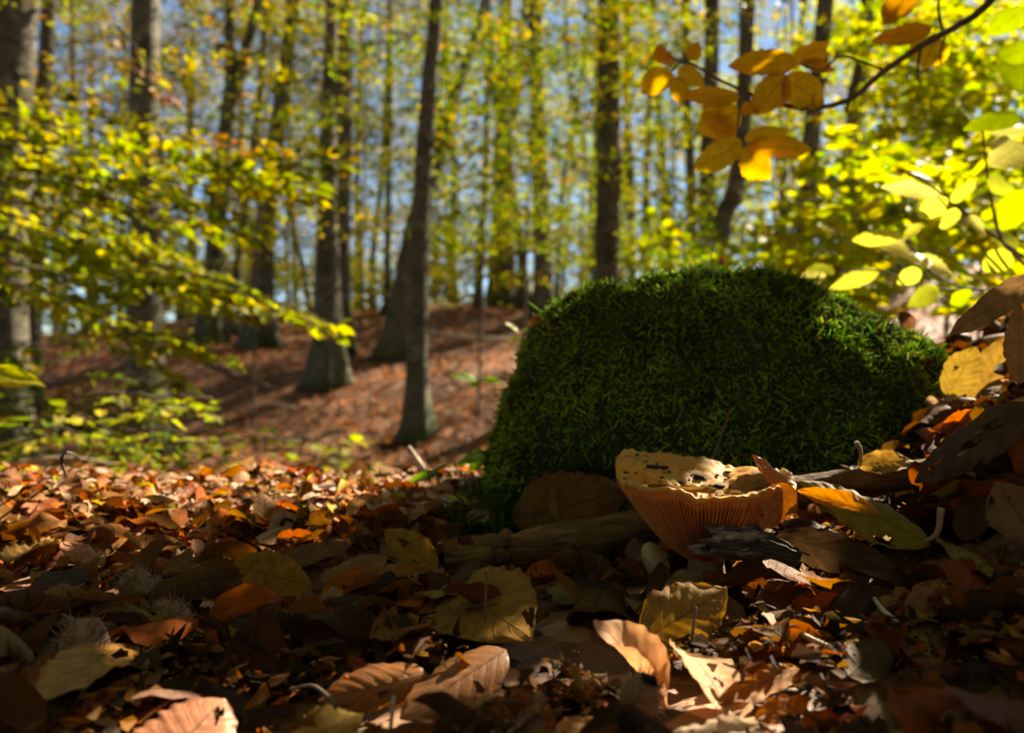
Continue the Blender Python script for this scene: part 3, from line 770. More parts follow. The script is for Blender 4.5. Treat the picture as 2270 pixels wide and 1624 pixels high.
def moss_strands(P, N, L, R, droop, col0, col1, rg):
    n = len(P); K = 4
    D = norm(N*rg.uniform(.25, 1.0, (n, 1))+rg.normal(0, .62, (n, 3))+np.array([0, 0, -.12]))
    D = np.where((D*N).sum(1, keepdims=True) < .05, norm(D+N*.6), D)
    Bn = rg.normal(0, .95, (n, 3))+np.array([0, 0, droop])
    t = np.linspace(0, 1, K)[None, :, None]
    C = P[:, None]+L[:, None, None]*(t*D[:, None]+.55*t**2*Bn[:, None])
    A = norm(np.cross(D, rg.normal(0, 1, (n, 3)))); B = np.cross(D, A)
    rp = np.array([.6, 1., .95, .22])[None, :]*R[:, None]
    ang = np.array([0, 2.094, 4.189])
    V = C[:, :, None]+rp[:, :, None, None]*(np.cos(ang)[None, None, :, None]*A[:, None, None]+np.sin(ang)[None, None, :, None]*B[:, None, None])
    V = V.reshape(-1, 3)
    k = np.arange(n)[:, None, None, None]*K*3; i = np.arange(K-1)[None, :, None, None]*3; j = np.arange(3)[None, None, :, None]; j2 = (j+1) % 3
    Q = np.concatenate([k+i+j, k+i+j2, k+i+3+j2, k+i+3+j], -1).reshape(-1, 4)
    w = np.linspace(0, 1, K)[None, :, None]**1.6
    c = col0[:, None]*(1-w)+col1[:, None]*w
    return V, Q, np.repeat(c.reshape(-1, 3), 3, 0)

def sample_surface(V, Q, n, rg, weight=None):
    a, b, c, d = (V[Q[:, k]] for k in range(4))
    nn = np.cross(c-a, d-b); ar = np.linalg.norm(nn, axis=1); nn = norm(nn)
    w = ar if weight is None else ar*weight((a+c)/2, nn)
    f = rg.choice(len(Q), n, p=w/w.sum()); u, v = rg.uniform(0, 1, (2, n, 1))
    P = (a[f]*(1-u)+b[f]*u)*(1-v)+(d[f]*(1-u)+c[f]*u)*v
    return P, nn[f]
rgm = np.random.default_rng(3)
def mw(c, nn):
    toc = norm(np.array([0, 0, CZ])-c); facing = (toc*nn).sum(1)
    w = np.where(facing > -.25, 1., .22)
    px = proj(c)
    h = np.exp(-(((px[:, 0]-1300)/95)**2+((px[:, 1]-1055)/55)**2))
    w = w*(1-.93*np.clip(h*1.5, 0, 1)*(c[:, 1] < D_B))
    return w
nm = 41000
P, Nn = sample_surface(BV, BQ, nm, rgm, mw)
L = rgm.uniform(.003, .0072, nm); Rr = rgm.uniform(.0006, .0011, nm)
long_ = rgm.uniform(0, 1, nm) < .10; L[long_] *= 1.7
g = colours(rgm, nm, [(.05, .10, .008), (.065, .125, .010), (.095, .15, .012), (.045, .08, .008), (.11, .12, .016)], .3)
tipc = g*np.array([3.4, 3.2, 2.0])+np.array([.05, .06, .003])
g = g*1.35; tipc = tipc*1.3
pn = np.array([mnoise.noise(Vector(q)*14) for q in P]); pm = np.array([mnoise.noise(Vector(q)*38+Vector((5, 2, 1))) for q in P])
g *= (1+.75*np.clip(pn, -.6, .9))[:, None]*np.array([1, .95, 1]); tipc *= (1+.75*np.clip(pn, -.6, .9))[:, None]; L = L*(1+.7*np.clip(pm, -.7, .9))
brown = (rgm.uniform(0, 1, nm) < .04) | ((pm > .38) & (rgm.uniform(0, 1, nm) < .55)); g[brown] = (.06, .04, .012); tipc[brown] = (.13, .085, .03)
V, Q, C = moss_strands(P-Nn*.002, Nn, L, Rr, -.25, g, tipc, rgm)
mo = mk('moss', V-np.array(boulder.location), Q, M['moss'], boulder, {'col': C}); mo['kind'] = 'stuff'
# moss creeping down to the ground at the boulder's left foot
nf = 4200
fx = rgm.normal(0, 1, (nf, 2)); fp = np.array([G(*q) for q in [(1060+45*a, 1172+22*b) for a, b in fx[:60]]])
fi = rgm.integers(0, 60, nf)
P = fp[fi]+rgm.normal(0, .006, (nf, 3))*[1, 1, .2]; P[:, 2] += .02*np.exp(-((P[:, 0]-fp[:, 0].mean())/.03)**2)*rgm.uniform(0, 1, nf)
Nn = norm(np.tile([[-.2, -.5, .8]], (nf, 1))+rgm.normal(0, .3, (nf, 3)))
g = colours(rgm, nf, [(.03, .068, .008), (.045, .085, .008), (.02, .045, .006)], .3)
V, Q, C = moss_strands(P, Nn, rgm.uniform(.006, .014, nf), rgm.uniform(.0005, .0009, nf), 0, g, g*[3.4, 2.8, 2.0], rgm)
mf = mk('moss_skirt', V-np.array(boulder.location), Q, M['moss'], boulder, {'col': C}); mf['kind'] = 'stuff'

# ------------------------------------------------------------------ the big orange mushroom
MB = G(1562, 1272); MB[2] -= .004
d_m = MB[1]
mush = empty('mushroom', MB, 'large orange funnel-shaped mushroom with gills beneath and dirt in its cup', 'mushroom')
na = 1120
th = np.linspace(0, 2*np.pi, na, endpoint=False)
z_ap = (1272-1222)/F*d_m; z_rim = CZ+(CY-1078)/F*(d_m-.03)-MB[2]; Rrim = 192/F*d_m
# th = 0 to the right, pi/2 away from the camera
lob = .10*np.exp(-((np.angle(np.exp(1j*(th-2.55))))/.5)**2)-.07*np.exp(-((np.angle(np.exp(1j*(th-2.92))))/.13)**2)+.02*np.sin(3*th+1)+.012*np.sin(7*th)+.008*np.sin(13*th+2)
rim_r = Rrim*(1+lob*.6)
rim_z = z_rim+.0008*np.sin(31*th+2*np.sin(5*th))*np.sin(3*th+1)+.0007*np.sin(53*th+1)*np.sin(4*th)+.011*np.exp(-((np.angle(np.exp(1j*(th-2.3))))/.62)**2)-.010*np.exp(-((np.angle(np.exp(1j*(th-2.93))))/.12)**2)+.0018*np.sin(5*th+.5)+.001*np.sin(11*th)+.003*np.sin(th)
nr = 26
s = np.linspace(0, 1, nr)[:, None]
wave = np.abs(((th*140/(2*np.pi)) % 1)-.5)*2; wave = np.where(np.arange(na) // 8 % 2 == 0, wave, wave*.8)
r0 = .0105
amp = .0028*(1+.35*np.sin(23*th))*np.sin(np.pi*np.clip(s*1.02, 0, 1))**.5*(s < .985)
r = r0+(rim_r-r0)*(s**.96)
z = z_ap+(rim_z-z_ap)*(s**1.12)-.002*np.sin(np.pi*s)
nx, nz_ = np.cos(math.radians(48)), -np.sin(math.radians(48))
r_g = r+amp*(wave-.5)*.72; z_g = z-amp*(wave-.5)*.7
Vg = np.stack([r_g*np.cos(th), r_g*np.sin(th), z_g], -1).reshape(-1, 3)
i = np.arange(nr-1)[:, None]; j = np.arange(na)[None]; j2 = (j+1) % na
Qg = np.stack([i*na+j, i*na+j2, (i+1)*na+j2, (i+1)*na+j], -1).reshape(-1, 4)
gc = (np.array([.42, .30, .22])+(np.array([1.12, 1.25, 1.4])-np.array([.42, .30, .22]))*(wave**1.3)[:, None])[None]*np.ones((nr, 1, 1))   # paler gill edges, deeper orange faces; slot shade painted in too
gc[-3:] = 1.05; mk('gills', Vg, Qg, M['gills'], mush, {'col': gc.reshape(-1, 3)})
nt2, nr2 = 240, 22
t2 = np.linspace(0, 2*np.pi, nt2, endpoint=False)
rr2 = np.interp(t2, th, rim_r, period=2*np.pi); rz2 = np.interp(t2, th, rim_z, period=2*np.pi)
_k = np.exp(-(np.minimum(t2, 2*np.pi-t2)/.16)**2); _k /= _k.sum()
rzs = np.real(np.fft.ifft(np.fft.fft(rz2)*np.fft.fft(_k)))   # the rim without its small frills
s = np.linspace(0, 1, nr2)[:, None]
prof_r = np.concatenate([[1.0, 1.008, 1.006, .99, .965], np.linspace(.9, .02, nr2-5)])[:, None]
prof_z = np.concatenate([[-.0005, .0006, .0018, .0024, .0022], np.full(nr2-5, .002)])[:, None]
depth = np.clip((1-prof_r)/1.0, 0, 1)
r = rr2*prof_r; z = (rzs+(rz2-rzs)*prof_r**14)*(1-depth**1.1)+(z_ap+.030)*depth**1.1+prof_z
bump = .0012*np.sin(9*t2+4*depth*6)*np.sin(6*depth*3)+.0008*np.sin(17*t2-20*depth)*np.clip(depth*4, 0, 1)
Vt = np.stack([r*np.cos(t2), r*np.sin(t2), z+bump], -1).reshape(-1, 3)
i = np.arange(nr2-1)[:, None]; j = np.arange(nt2)[None]; j2 = (j+1) % nt2
Qt = np.stack([i*nt2+j, (i+1)*nt2+j, (i+1)*nt2+j2, i*nt2+j2], -1).reshape(-1, 4)
Qt = Qt[:, ::-1]
capf = np.arange((nr2-1)*nt2, nr2*nt2)[None, :]
mk('cap', Vt, [Qt, capf], M['cap'], mush)
tv, tf = tube([[0, 0, -.012], [0.001, 0, .006], [.0005, 0, z_ap+.003]], [.0135, .0118, .0112], 28, 16, True, .05, 4)
mk('stem', tv, tf, M['stem'], mush)
add_mask((1400, 1075), (1720, 1075), 55, .5); add_mask((1540, 1120), (1560, 1255), 70, .5)
def cupz(x, y):                              # upper surface height inside the cup
    r_ = math.hypot(x, y); a = math.atan2(y, x) % (2*math.pi)
    rr = np.interp(a, t2, rr2, period=2*np.pi); zz = np.interp(a, t2, rzs, period=2*np.pi)
    dp = max(0, 1-r_/rr)**1.1
    return zz*(1-dp)+(z_ap+.030)*dp+.002
def lump(name, label, P, size, mat, seed, cat, group=None, sub=2, stretch=(1, 1, .7)):
    import bmesh
    bm = bmesh.new(); bmesh.ops.create_icosphere(bm, subdivisions=sub, radius=1)
    V = np.array([v.co[:] for v in bm.verts]); Fq = np.array([[v.index for v in f.verts] for f in bm.faces]); bm.free()
    rr = np.array([1+.45*mnoise.noise(Vector(v)*1.7+Vector((seed, 0, 0)))+.25*mnoise.noise(Vector(v)*4+Vector((0, seed, 0))) for v in V])
    V = V*rr[:, None]*size*np.array(stretch)
    o = mk(name, V, Fq, M[mat], None, None, True); o.location = P
    return tag(o, label, cat, group)
crumbs = [(-.030, .026, .0055, (1.9, .6, .4), 'long dark soil crumb below the raised left rim of the mushroom'), (-.020, .034, .0032, (1.6, .8, .5), 'narrow soil crumb high on the left wall of the mushroom cup'), (.004, .030, .0050, (1.1, .9, .7), 'glistening dark soil crumb by the far rim of the mushroom'),
          (-.021, .008, .0034, (1, 1, .6), 'round black soil crumb in the middle of the mushroom cup'), (-.003, .004, .0058, (1.5, .9, .4), 'broad black soil crumb at the front of the mushroom cup'), (.014, .022, .0058, (1.5, 1, .5), 'black soil crumb right of the glistening one in the mushroom cup'),
          (.025, .014, .0050, (1.6, .9, .4), 'flat dirt crumb at the right of the mushroom cup'), (-.043, -.004, .0020, (1.8, .7, .5), 'tiny black soil crumb near the left lip of the mushroom'), (-.011, .022, .0025, (1.3, .8, .5), 'small grey soil crumb in the upper mushroom cup'), (-.036, .000, .0016, (2, .7, .4), 'thin dark streak of soil beside the left lip crumb'), (.010, .008, .0030, (1.4, .8, .5), 'small crumb between the broad and flat soil crumbs')]
rgk = np.random.default_rng(4); dust = Acc()
import bmesh
_bm = bmesh.new(); bmesh.ops.create_icosphere(_bm, subdivisions=1, radius=1); _iv = np.array([v.co[:] for v in _bm.verts]); _if = np.array([[v.index for v in f.verts] for f in _bm.faces]); _bm.free()
for k in range(130):
    aa, rr_ = rgk.uniform(0, 6.283), .05*math.sqrt(rgk.uniform(0, 1)); x, y = rr_*math.cos(aa)-.004, rr_*math.sin(aa)*.8+.008
    s_ = rgk.uniform(.0003, .0012)
    dust.add(_iv*(1+.4*rgk.normal(0, 1, (len(_iv), 1)))*s_*np.array([rgk.uniform(1, 2.4), 1, .6])+np.array([x, y, cupz(x, y)+.0004]), _if)
du = dust.build('soil_specks', M['soil_bit'], None); du.location = MB; tag(du, 'scattered dark soil specks in the mushroom cup', 'soil', None, 'stuff')
for k, (x, y, sz, stv, lb) in enumerate(crumbs):
    lump('soil_crumb', lb, MB+[x, y, cupz(x, y)-.0002], sz*.72, 'soil_bit', k*3.3, 'soil crumb', 'soil crumbs in the mushroom cup', 3, stv)

# small pale mushroom leaning beside the stem
p = W(1452, 1244, d_m-.004)
sm = empty('small_mushroom', p, 'small pale tilted mushroom cap beside the big mushroom stem', 'mushroom')
t = np.linspace(0, 2*np.pi, 40, endpoint=False); rows = []
for a in np.linspace(0, 1, 10):
    rows.append(np.stack([.0075*math.sin(a*1.75)*np.cos(t)*(1+.06*np.sin(3*t)), .0138*math.sin(a*1.75)*np.sin(t)*(1+.08*np.cos(2*t)), np.full(40, .008*math.cos(a*1.9))], 1))
V = np.concatenate(rows); i = np.arange(9)[:, None]; j = np.arange(40)[None]; j2 = (j+1) % 40
Q = np.stack([i*40+j, i*40+j2, (i+1)*40+j2, (i+1)*40+j], -1).reshape(-1, 4)
Rm = frame(np.zeros(3), np.array([.42, -.15, -.9]), np.array([-.45, -.85, .25])); V = V@Rm.T
mk('cap', V, Q, M['small_cap'], sm)
tv, tf = tube([[.002, .003, 0], [.006, .010, -.008], [.007, .012, -.02]], [.004, .0042, .0045], 12, 8); mk('stem', tv, tf, M['stem'], sm)
add_mask((1440, 1195), (1480, 1260), 30, d_m-.04)

# ------------------------------------------------------------------ dead wood
def stick(name, label, pts, radii, mat, cat='stick', sides=8, n=24, rough=.08, group=None, seed=1, freq=8., lift=0, nubs=0):
    P = np.array([W(*q) if len(q) == 3 else G(*q, lift) for q in pts]); B = P[0].copy()
    tv, tf = tube(P, radii, sides, n, True, rough, seed, freq)
    o = mk(name, tv-B, tf, M[mat], None); o.location = B
    tag(o, label, cat, group)
    c = catmull(P, 40); rr = np.interp(np.linspace(0, 1, 40), np.linspace(0, 1, len(radii)), radii); rgn = np.random.default_rng(seed)
    for k in range(nubs):
        q = rgn.integers(4, 36); e = norm(rgn.normal(0, 1, 3)+[0, -.3, .8]); l = rr[q]*rgn.uniform(1.6, 2.8)
        tv, tf = tube([c[q], c[q]+e*l], [rr[q]*.5, rr[q]*.3], 6, 4); mk('twig_stub', tv-B, tf, M[mat], o)
    return o
db = stick('fallen_branch', 'long rotting branch lying behind the mushroom before the boulder', [(985, 1238, .585), (1130, 1228, .59), (1300, 1196, .595), (1450, 1160, .60), (1650, 1112, .60), (1830, 1078, .59), (2075, 1046, .575)],
           [.0135, .0165, .0155, .0138, .012, .0105, .0098], 'log', 'branch', 36, 120, .085, seed=3, freq=14., nubs=3)
# broken grooved end chip under the cap
def chunk():
    P = np.array([W(1562, 1190, .478), W(1620, 1196, .480), (W(1700, 1214, .484)), W(1765, 1236, .488)]); B = P[0].copy()
    V, f = tube(P, [.0098, .0105, .0085, .0055], 44, 60, True, 0)
    ax = norm(P[-1]-P[0])
    nm_ = len(V)
    c = catmull(P, 60); ci = np.clip(np.arange(nm_)//44, 0, 59); rad = V-c[ci]
    ths = (np.arange(nm_) % 44)/44*2*np.pi; sl = ci/59.
    g_ = .6*(.16*np.sin(9*ths+6*np.sin(2*ths)+sl*3)+.10*np.sin(17*ths+4*sl)+.07*np.sin(23*ths-sl*9)+.06*np.sin(40*sl+3*ths))
    V = c[ci]+rad*np.array([1, 1, 1])*(1+g_)[:, None]
    jag = .006*np.sin(7*ths+1)+.004*np.sin(13*ths)
    V[:44] += ax*jag[:44, None]*1.0; V[-1] += ax*.004; V[-2] += ax*.006
    o = mk('wood_chunk', V-B, f, M['char'], None, None, False); o.location = B
    tag(o, 'short charred splintered wood chunk under the right of the mushroom', 'wood')
chunk()
add_mask((1570, 1190), (1760, 1230), 40, .46); add_mask((990, 1240), (1430, 1165), 45, .56); add_mask((1800, 1085), (2070, 1045), 26, .55)
stick('twig', 'pale knobbly twig lying left of the frayed leaf stalk cluster', [(1745, 1412), (1790, 1440), (1845, 1466), (1897, 1482)], [.0011, .0013, .0012, .0008], 'twig_pale', 'twig', 8, 40, .16, 'loose twigs', 8, 30, .006)
stick('twig', 'thin straight stalk standing before the big tan leaf', [(1078, 1420, .395), (1076, 1345, .396), (1079, 1262, .398)], [.0009, .0007, .0006], 'twig', 'twig', 7, 20, .06, 'loose twigs', 9)
stick('twig', 'dark upright stalk before the tan leaf right of centre', [(1534, 1458, .375), (1536, 1400, .378), (1543, 1345, .38)], [.0013, .0008, .0006], 'twig', 'twig', 7, 16, .06, 'loose twigs', 10)
stick('twig', 'short upright stalk at the bottom edge left of centre', [(862, 1640, .30), (868, 1590, .303), (873, 1540, .306)], [.0008, .0008, .0009], 'twig_pale', 'twig', 7, 14, .06, 'loose twigs', 11)
stick('twig', 'thin bare twig leaning on the moss above the mushroom', [(1572, 1035, .635), (1592, 985, .64), (1620, 905, .655)], [.0016, .0013, .0008], 'twig', 'twig', 7, 18, .08, 'loose twigs', 12, nubs=1)
stick('twig', 'fine curved twig on the dark leaves at bottom left', [(640, 1592), (690, 1585), (720, 1605), (745, 1640)], [.0007, .0008, .0009, .0009], 'twig', 'twig', 6, 18, .06, 'loose twigs', 13, lift=.012)
stick('twig', 'dark twig stub poking from the left edge litter', [(0, 1330, .43), (40, 1312, .44)], [.0016, .001], 'twig', 'twig', 7, 10, .08, 'loose twigs', 14)
stick('twig', 'frayed pale stalk under the reddish bark scrap', [(1895, 1330), (1930, 1370), (1960, 1410), (1990, 1435)], [.0012, .0011, .0013, .0006], 'twig_pale', 'twig', 6, 18, .2, 'loose twigs', 15, lift=.012)
stick('twig', 'brown hollow stalk lying right of the reddish bark scrap', [(1920, 1312, .45), (1990, 1352, .44), (2050, 1395, .43)], [.0026, .0030, .0012], 'petiole', 'twig', 9, 18, .1, 'loose twigs', 16)
stick('twig', 'pale forked pink twig in the sun left of the boulder foot', [(905, 992, .98), (925, 1022, .97), (950, 1052, .96), (985, 1075, .95)], [.004, .0045, .004, .002], 'twig_pale', 'twig', 7, 16, .12, 'loose twigs', 17, nubs=2)
stick('twig', 'bare withered stem at the right edge carrying two brown leaves', [(2306, 1060, .47), (2297, 850, .475), (2301, 700, .44), (2291, 610, .40)], [.0022, .0018, .0014, .0009], 'twig', 'twig', 7, 24, .08, 'loose twigs', 25)
stick('fallen_branch', 'pale fallen pole lying across the clearing beside the boulder', [(945, 738, 15.), (1010, 746, 14.8), (1140, 756, 14.4)], [.05, .06, .045], 'twig_pale', 'branch', 9, 14, .05, None, 18)
stick('fallen_branch', 'bent grey branch on the slope left of the mossy footed beech', [(540, 905, 9.3), (600, 893, 9.4), (660, 905, 9.2)], [.02, .024, .012], 'twig_pale', 'branch', 7, 12, .1, None, 21, nubs=2)
stick('fallen_branch', 'dark fallen limb lying across the slope below the leaning trunks', [(420, 790, 13.), (520, 832, 12.6), (610, 862, 12.2)], [.05, .045, .02], 'twig', 'branch', 8, 14, .1, None, 22, nubs=3)
stick('fallen_branch', 'crooked little branch beside the bright footed beech', [(690, 985, 6.6), (740, 960, 6.7), (800, 975, 6.5)], [.012, .014, .006], 'twig_pale', 'branch', 7, 12, .12, None, 23, nubs=2)
stick('fallen_branch', 'thin grey branch lying in the bramble at lower left', [(-20, 1035, 1.9), (150, 1015, 1.95), (330, 1045, 2.0)], [.006, .006, .003], 'twig_pale', 'branch', 7, 16, .08, None, 19)

stick('twig', 'dark stub lying across the small pale mushroom', [(1462, 1262, d_m-.03), (1478, 1225, d_m-.03)], [.0010, .0016], 'twig', 'twig', 7, 8, .1, 'loose twigs', 24)
# ------------------------------------------------------------------ beech husks
def husk(label, px, py, ln, ax, seed, d=None, lift=.006):
    P = G(px, py, lift) if d is None else W(px, py, d)
    o = empty('beech_husk', P, label, 'beech husk', 'beech nut husks')
    rg = np.random.default_rng(seed); na_, nr_ = 20, 12
    a = np.linspace(0, 2*np.pi, na_, endpoint=False); rows = []
    for t in np.linspace(0, 1, nr_):
        r = ln*.36*math.sin(math.pi*min(1, .06+.80*t**.8))**.8; rows.append(np.stack([r*np.cos(a)*(1+.12*np.cos(4*a)), np.full(na_, t*ln), r*np.sin(a)*(1+.12*np.cos(4*a))], 1))
    V = np.concatenate(rows); i = np.arange(nr_-1)[:, None]; j = np.arange(na_)[None]; j2 = (j+1) % na_
    Q = np.stack([i*na_+j, (i+1)*na_+j, (i+1)*na_+j2, i*na_+j2], -1).reshape(-1, 4)
    Rm = frame(np.zeros(3), np.array(ax, float), np.array([0, 0, 1.]))
    Pb, Nb = sample_surface(V, Q, 170, rg)
    Nb = np.where((Nb*(Pb-[0, ln/2, 0])).sum(1, keepdims=True) < 0, -Nb, Nb)
    mk('shell', V@Rm.T, Q, M['husk'], o)
    D = norm(Nb+rg.normal(0, .35, Nb.shape)+[0, .5, 0]); lb = rg.uniform(.12, .24, 170)*ln
    Bd = rg.normal(0, .5, Nb.shape); acc = Acc()
    A = norm(np.cross(D, [.3, .2, .9])); B2 = np.cross(D, A); rw = ln*.012
    t = np.linspace(0, 1, 4)[None, :, None]
    C = Pb[:, None]+lb[:, None, None]*(t*D[:, None]+.5*t*t*Bd[:, None])
    rp = (np.array([1.2, 1., .7, .15])*rw)[None, :, None, None]; an = np.array([0, 2.09, 4.19])
    VV = (C[:, :, None]+rp*(np.cos(an)[None, None, :, None]*A[:, None, None]+np.sin(an)[None, None, :, None]*B2[:, None, None])).reshape(-1, 3)
    k = np.arange(170)[:, None, None, None]*12; i = np.arange(3)[None, :, None, None]*3; j = np.arange(3)[None, None, :, None]; j2 = (j+1) % 3
    QQ = np.concatenate([k+i+j, k+i+j2, k+i+3+j2, k+i+3+j], -1).reshape(-1, 4)
    b = mk('bristles', VV@Rm.T, QQ, M['husk'], o); b['kind'] = 'stuff'
    tv, tf = tube([[0, .001, 0], [0, -ln*.25, 0], [.001, -ln*.5, -.002]], [ln*.06, ln*.045, ln*.05], 7, 8); mk('stalk', tv@Rm.T, tf, M['petiole'], o)
    c = proj(P)[0, :2]; add_mask(c-[25, 10], c+[15, -20], 35, P[1]-.03)
husk('bristly beech husk with its stalk end pointing right', 425, 1425, .026, (-.9, .3, .25), 1, lift=.008)
husk('open-topped bristly beech husk left of the long stalked leaf', 185, 1515, .027, (-.1, .25, .95), 2, lift=.002)
husk('shaded bristly beech husk with a yellow belly, farthest left-hand husk', 340, 1345, .026, (-.85, .5, .12), 3, lift=.008)
husk('reddish beech husk in the heap right of the boulder', 2170, 912, .026, (.8, -.3, .2), 4, d=.62)
husk('dark red beech husk under the lit curled leaf', 1395, 1592, .020, (.3, -.3, .8), 5, d=.31)

# ------------------------------------------------------------------ the fallen leaves that can be told apart
TAN, BROWN, RUSSET, DARK, OLV, AMBER, PALE, ORANGE = (.28, .145, .022), (.15, .068, .018), (.22, .07, .018), (.045, .027, .013), (.22, .155, .02), (.34, .16, .025), (.42, .27, .15), (.40, .12, .012)
LT = leaf_thing
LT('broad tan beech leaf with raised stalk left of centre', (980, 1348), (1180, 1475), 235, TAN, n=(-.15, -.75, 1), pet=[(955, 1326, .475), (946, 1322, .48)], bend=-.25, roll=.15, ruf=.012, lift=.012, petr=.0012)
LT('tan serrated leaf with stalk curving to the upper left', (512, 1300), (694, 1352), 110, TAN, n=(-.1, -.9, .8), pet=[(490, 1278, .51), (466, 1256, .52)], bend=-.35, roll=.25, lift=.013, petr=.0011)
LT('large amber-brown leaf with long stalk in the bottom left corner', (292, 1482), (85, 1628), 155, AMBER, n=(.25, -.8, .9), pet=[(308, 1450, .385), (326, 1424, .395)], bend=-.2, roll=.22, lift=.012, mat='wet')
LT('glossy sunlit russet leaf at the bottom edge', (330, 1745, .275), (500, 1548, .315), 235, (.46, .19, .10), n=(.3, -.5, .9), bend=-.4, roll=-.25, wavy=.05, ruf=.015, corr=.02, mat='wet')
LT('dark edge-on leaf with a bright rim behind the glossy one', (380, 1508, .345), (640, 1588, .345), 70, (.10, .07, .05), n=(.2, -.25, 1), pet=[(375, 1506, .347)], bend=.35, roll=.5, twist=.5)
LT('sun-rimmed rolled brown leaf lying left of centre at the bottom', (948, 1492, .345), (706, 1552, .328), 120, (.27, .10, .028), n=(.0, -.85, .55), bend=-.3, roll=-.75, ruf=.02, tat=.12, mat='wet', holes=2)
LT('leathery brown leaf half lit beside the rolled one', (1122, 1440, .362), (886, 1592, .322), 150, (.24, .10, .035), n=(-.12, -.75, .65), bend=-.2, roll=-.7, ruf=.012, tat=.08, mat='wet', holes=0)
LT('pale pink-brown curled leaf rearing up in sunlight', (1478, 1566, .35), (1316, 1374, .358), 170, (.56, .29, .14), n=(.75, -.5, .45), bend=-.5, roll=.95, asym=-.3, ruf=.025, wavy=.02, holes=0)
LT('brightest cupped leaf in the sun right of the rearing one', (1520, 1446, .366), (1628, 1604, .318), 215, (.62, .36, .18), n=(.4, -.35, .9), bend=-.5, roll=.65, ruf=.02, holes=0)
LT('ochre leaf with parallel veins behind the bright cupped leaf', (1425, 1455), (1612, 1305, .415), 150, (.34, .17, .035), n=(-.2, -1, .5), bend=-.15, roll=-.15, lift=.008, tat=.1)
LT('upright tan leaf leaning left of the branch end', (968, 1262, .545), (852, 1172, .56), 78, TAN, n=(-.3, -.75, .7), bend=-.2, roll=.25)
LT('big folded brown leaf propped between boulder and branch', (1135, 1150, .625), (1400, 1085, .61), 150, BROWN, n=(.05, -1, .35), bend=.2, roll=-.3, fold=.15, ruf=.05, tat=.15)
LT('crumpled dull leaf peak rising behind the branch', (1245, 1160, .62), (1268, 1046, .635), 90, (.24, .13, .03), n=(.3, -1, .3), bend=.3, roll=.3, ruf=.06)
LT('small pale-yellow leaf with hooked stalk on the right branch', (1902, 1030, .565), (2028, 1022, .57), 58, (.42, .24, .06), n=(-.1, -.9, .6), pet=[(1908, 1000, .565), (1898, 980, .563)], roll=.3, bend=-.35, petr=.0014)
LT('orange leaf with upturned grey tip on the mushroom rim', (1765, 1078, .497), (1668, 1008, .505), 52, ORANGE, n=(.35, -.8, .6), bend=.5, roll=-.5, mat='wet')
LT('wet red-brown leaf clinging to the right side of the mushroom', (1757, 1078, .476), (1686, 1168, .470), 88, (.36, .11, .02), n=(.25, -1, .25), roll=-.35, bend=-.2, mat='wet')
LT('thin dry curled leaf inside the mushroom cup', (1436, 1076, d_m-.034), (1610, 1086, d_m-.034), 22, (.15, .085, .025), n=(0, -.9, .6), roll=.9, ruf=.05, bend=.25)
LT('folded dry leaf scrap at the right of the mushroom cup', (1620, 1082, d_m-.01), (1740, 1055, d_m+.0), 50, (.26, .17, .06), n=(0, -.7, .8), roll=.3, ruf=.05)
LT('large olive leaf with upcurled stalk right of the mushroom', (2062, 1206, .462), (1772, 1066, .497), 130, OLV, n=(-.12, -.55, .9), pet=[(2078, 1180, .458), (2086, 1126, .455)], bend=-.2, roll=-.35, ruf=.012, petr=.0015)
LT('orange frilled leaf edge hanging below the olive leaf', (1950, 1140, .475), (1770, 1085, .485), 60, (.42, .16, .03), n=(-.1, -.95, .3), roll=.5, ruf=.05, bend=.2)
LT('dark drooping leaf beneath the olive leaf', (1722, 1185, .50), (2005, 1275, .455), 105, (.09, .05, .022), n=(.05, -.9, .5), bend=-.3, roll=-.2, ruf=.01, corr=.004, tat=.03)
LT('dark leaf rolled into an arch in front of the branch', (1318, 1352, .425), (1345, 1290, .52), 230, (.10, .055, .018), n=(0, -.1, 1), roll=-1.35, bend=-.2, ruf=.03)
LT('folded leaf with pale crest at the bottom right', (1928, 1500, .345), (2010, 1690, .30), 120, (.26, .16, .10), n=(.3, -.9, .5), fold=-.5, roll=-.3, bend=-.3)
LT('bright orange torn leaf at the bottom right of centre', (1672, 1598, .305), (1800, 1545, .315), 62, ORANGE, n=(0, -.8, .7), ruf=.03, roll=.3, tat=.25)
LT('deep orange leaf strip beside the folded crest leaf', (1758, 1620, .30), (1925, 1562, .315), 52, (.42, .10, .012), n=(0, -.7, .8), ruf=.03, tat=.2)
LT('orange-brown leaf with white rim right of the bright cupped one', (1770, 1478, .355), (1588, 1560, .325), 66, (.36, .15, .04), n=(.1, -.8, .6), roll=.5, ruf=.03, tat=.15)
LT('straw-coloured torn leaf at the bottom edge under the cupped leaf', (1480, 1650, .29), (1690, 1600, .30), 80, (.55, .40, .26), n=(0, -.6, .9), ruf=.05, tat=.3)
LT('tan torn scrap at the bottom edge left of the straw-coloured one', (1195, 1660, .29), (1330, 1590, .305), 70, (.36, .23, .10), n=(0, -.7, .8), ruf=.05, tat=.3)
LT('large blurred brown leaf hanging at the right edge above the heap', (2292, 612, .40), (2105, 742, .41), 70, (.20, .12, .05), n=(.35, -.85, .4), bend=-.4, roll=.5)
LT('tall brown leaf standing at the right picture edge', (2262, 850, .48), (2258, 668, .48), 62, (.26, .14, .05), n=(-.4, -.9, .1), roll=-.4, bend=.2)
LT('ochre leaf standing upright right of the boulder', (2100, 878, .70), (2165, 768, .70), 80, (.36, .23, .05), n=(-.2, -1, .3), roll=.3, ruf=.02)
LT('ochre leaf with cast shadow behind the upright one', (2165, 900, .74), (2240, 745, .74), 100, (.34, .20, .05), n=(-.3, -1, .2), roll=-.3, ruf=.02)
